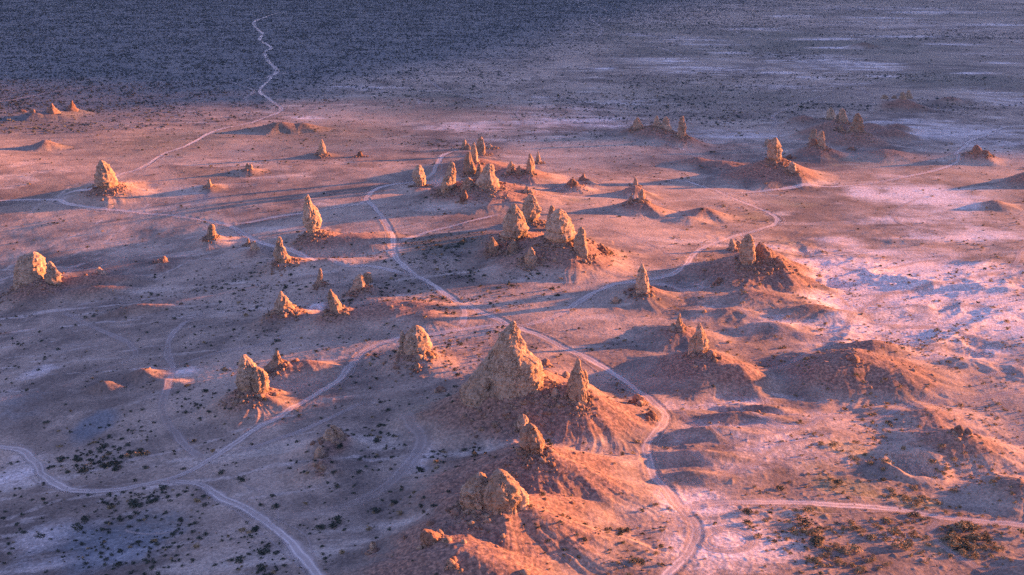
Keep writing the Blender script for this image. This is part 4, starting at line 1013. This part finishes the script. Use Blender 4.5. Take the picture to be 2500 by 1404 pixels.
sa *= np.where(zone_sum(DENSE, xa, ya) > .75, 1.25, 1.0)
# more dry tan brush eastward puts the bushes' sunlit glow into their colour
east = sstep(-20, 70, xa - .02 * ya)
dry = rngn.uniform(0, 1, len(xa)) < .12 + .62 * east * sstep(700, 350, ya) + .2 * east
# the 300 that show largest are single shrubs
ex = (xa / (ya * CP - (za - CAM_H) * SP)) * FPX + CX
ey = CY - (((za - CAM_H) * CP + ya * SP) / (ya * CP - (za - CAM_H) * SP)) * FPX
inside = (ex > 15) & (ex < 2485) & (ey > 0) & (ey < 1392)
app = np.where(inside, sa / np.hypot(np.hypot(xa, ya), CAM_H), 0)
pick = np.argsort(-app)[:300]
big_ = np.zeros(len(xa), bool); big_[pick] = True
KINDS = {
 0: ("dark green shrub in the shade of the basin below the road fork", "shrubs on the shaded basin floor"),
 1: ("green shrub on the sunlit ground by the turning circle and its track", "green shrubs on the sunlit flat"),
 2: ("dry tan shrub in the shade of the basin below the road fork", "tan shrubs on the shaded basin floor"),
 3: ("dry tan shrub on the sunlit ground by the turning circle and its track", "tan shrubs on the sunlit flat"),
}
near_me = {}
for k, (V, F) in enumerate(near_shapes):
    for dk in (0, 1):
        me = mesh_from("desert_shrub", V, F.reshape(-1), 3, dry_shrub_mat if dk else green_shrub_mat, smooth=False)
        near_me[(k, dk)] = me
for i in pick:
    dk = int(dry[i]); sunny = int(xa[i] > 12)
    lab, grp = KINDS[dk * 2 + sunny]
    o = link("desert_shrub", near_me[(int(rngn.integers(0, 6)), dk)], label=lab, category="shrub", group=grp)
    o.location = (float(xa[i]), float(ya[i]), float(za[i]) - .04)
    s_ = float(sa[i]); o.scale = (s_ * rngn.uniform(.9, 1.2), s_ * rngn.uniform(.9, 1.2), s_ * rngn.uniform(.7, .95))
    o.rotation_euler = (0, 0, float(rngn.uniform(0, 6.28)))
rest = ~big_
for nm, mt, sel in (("scrub", green_shrub_mat, rest & ~dry), ("scrub", dry_shrub_mat, rest & dry)):
    merged(nm, [v for v, f in mid_shapes], mid_shapes[0][1], xa[sel], ya[sel], za[sel] - .03, sa[sel], np.full(sel.sum(), .8), rngn.uniform(0, 6.28, sel.sum()), mt, kind="stuff", label="low desert scrub scattered over the plain", category="scrub")
# far fan and far flats
x3, y3 = uniform_area(430000, 850, 2700)
fa = fan_amount(x3, y3)
cl = np.clip(.55 + .9 * fbm2(x3 / 40, y3 / 40, 3, 331), .1, 1.2)
pr = np.clip(fa * cl * .62, 0, 1) + (1 - fa) * zone_sum(DENSE, x3, y3) * .35 * cl + (1 - fa) * sstep(1250, 1500, y3) * .10 * np.clip(.3 + 1.5 * fbm2(x3 / 90, y3 / 60, 3, 333), 0, 1)
m = rngn.uniform(0, 1, len(x3)) < pr; x3, y3 = x3[m], y3[m]
m = clear_of_roads(x3, y3, 1.2); x3, y3 = x3[m], y3[m]
s3 = .42 + rngn.gamma(2.0, .16, len(x3)); s3 = np.minimum(s3, 1.6)
print("shrubs", len(xa), "far", len(x3), "stones", len(xs))
merged("scrub", [v for v, f in far_shapes], far_shapes[0][1], x3, y3, bil(GZ, x3, y3) - .05, s3, np.full(len(x3), .8), rngn.uniform(0, 6.28, len(x3)), fan_shrub_mat, kind="stuff", label="dense dark scrub covering the far fan", category="scrub")
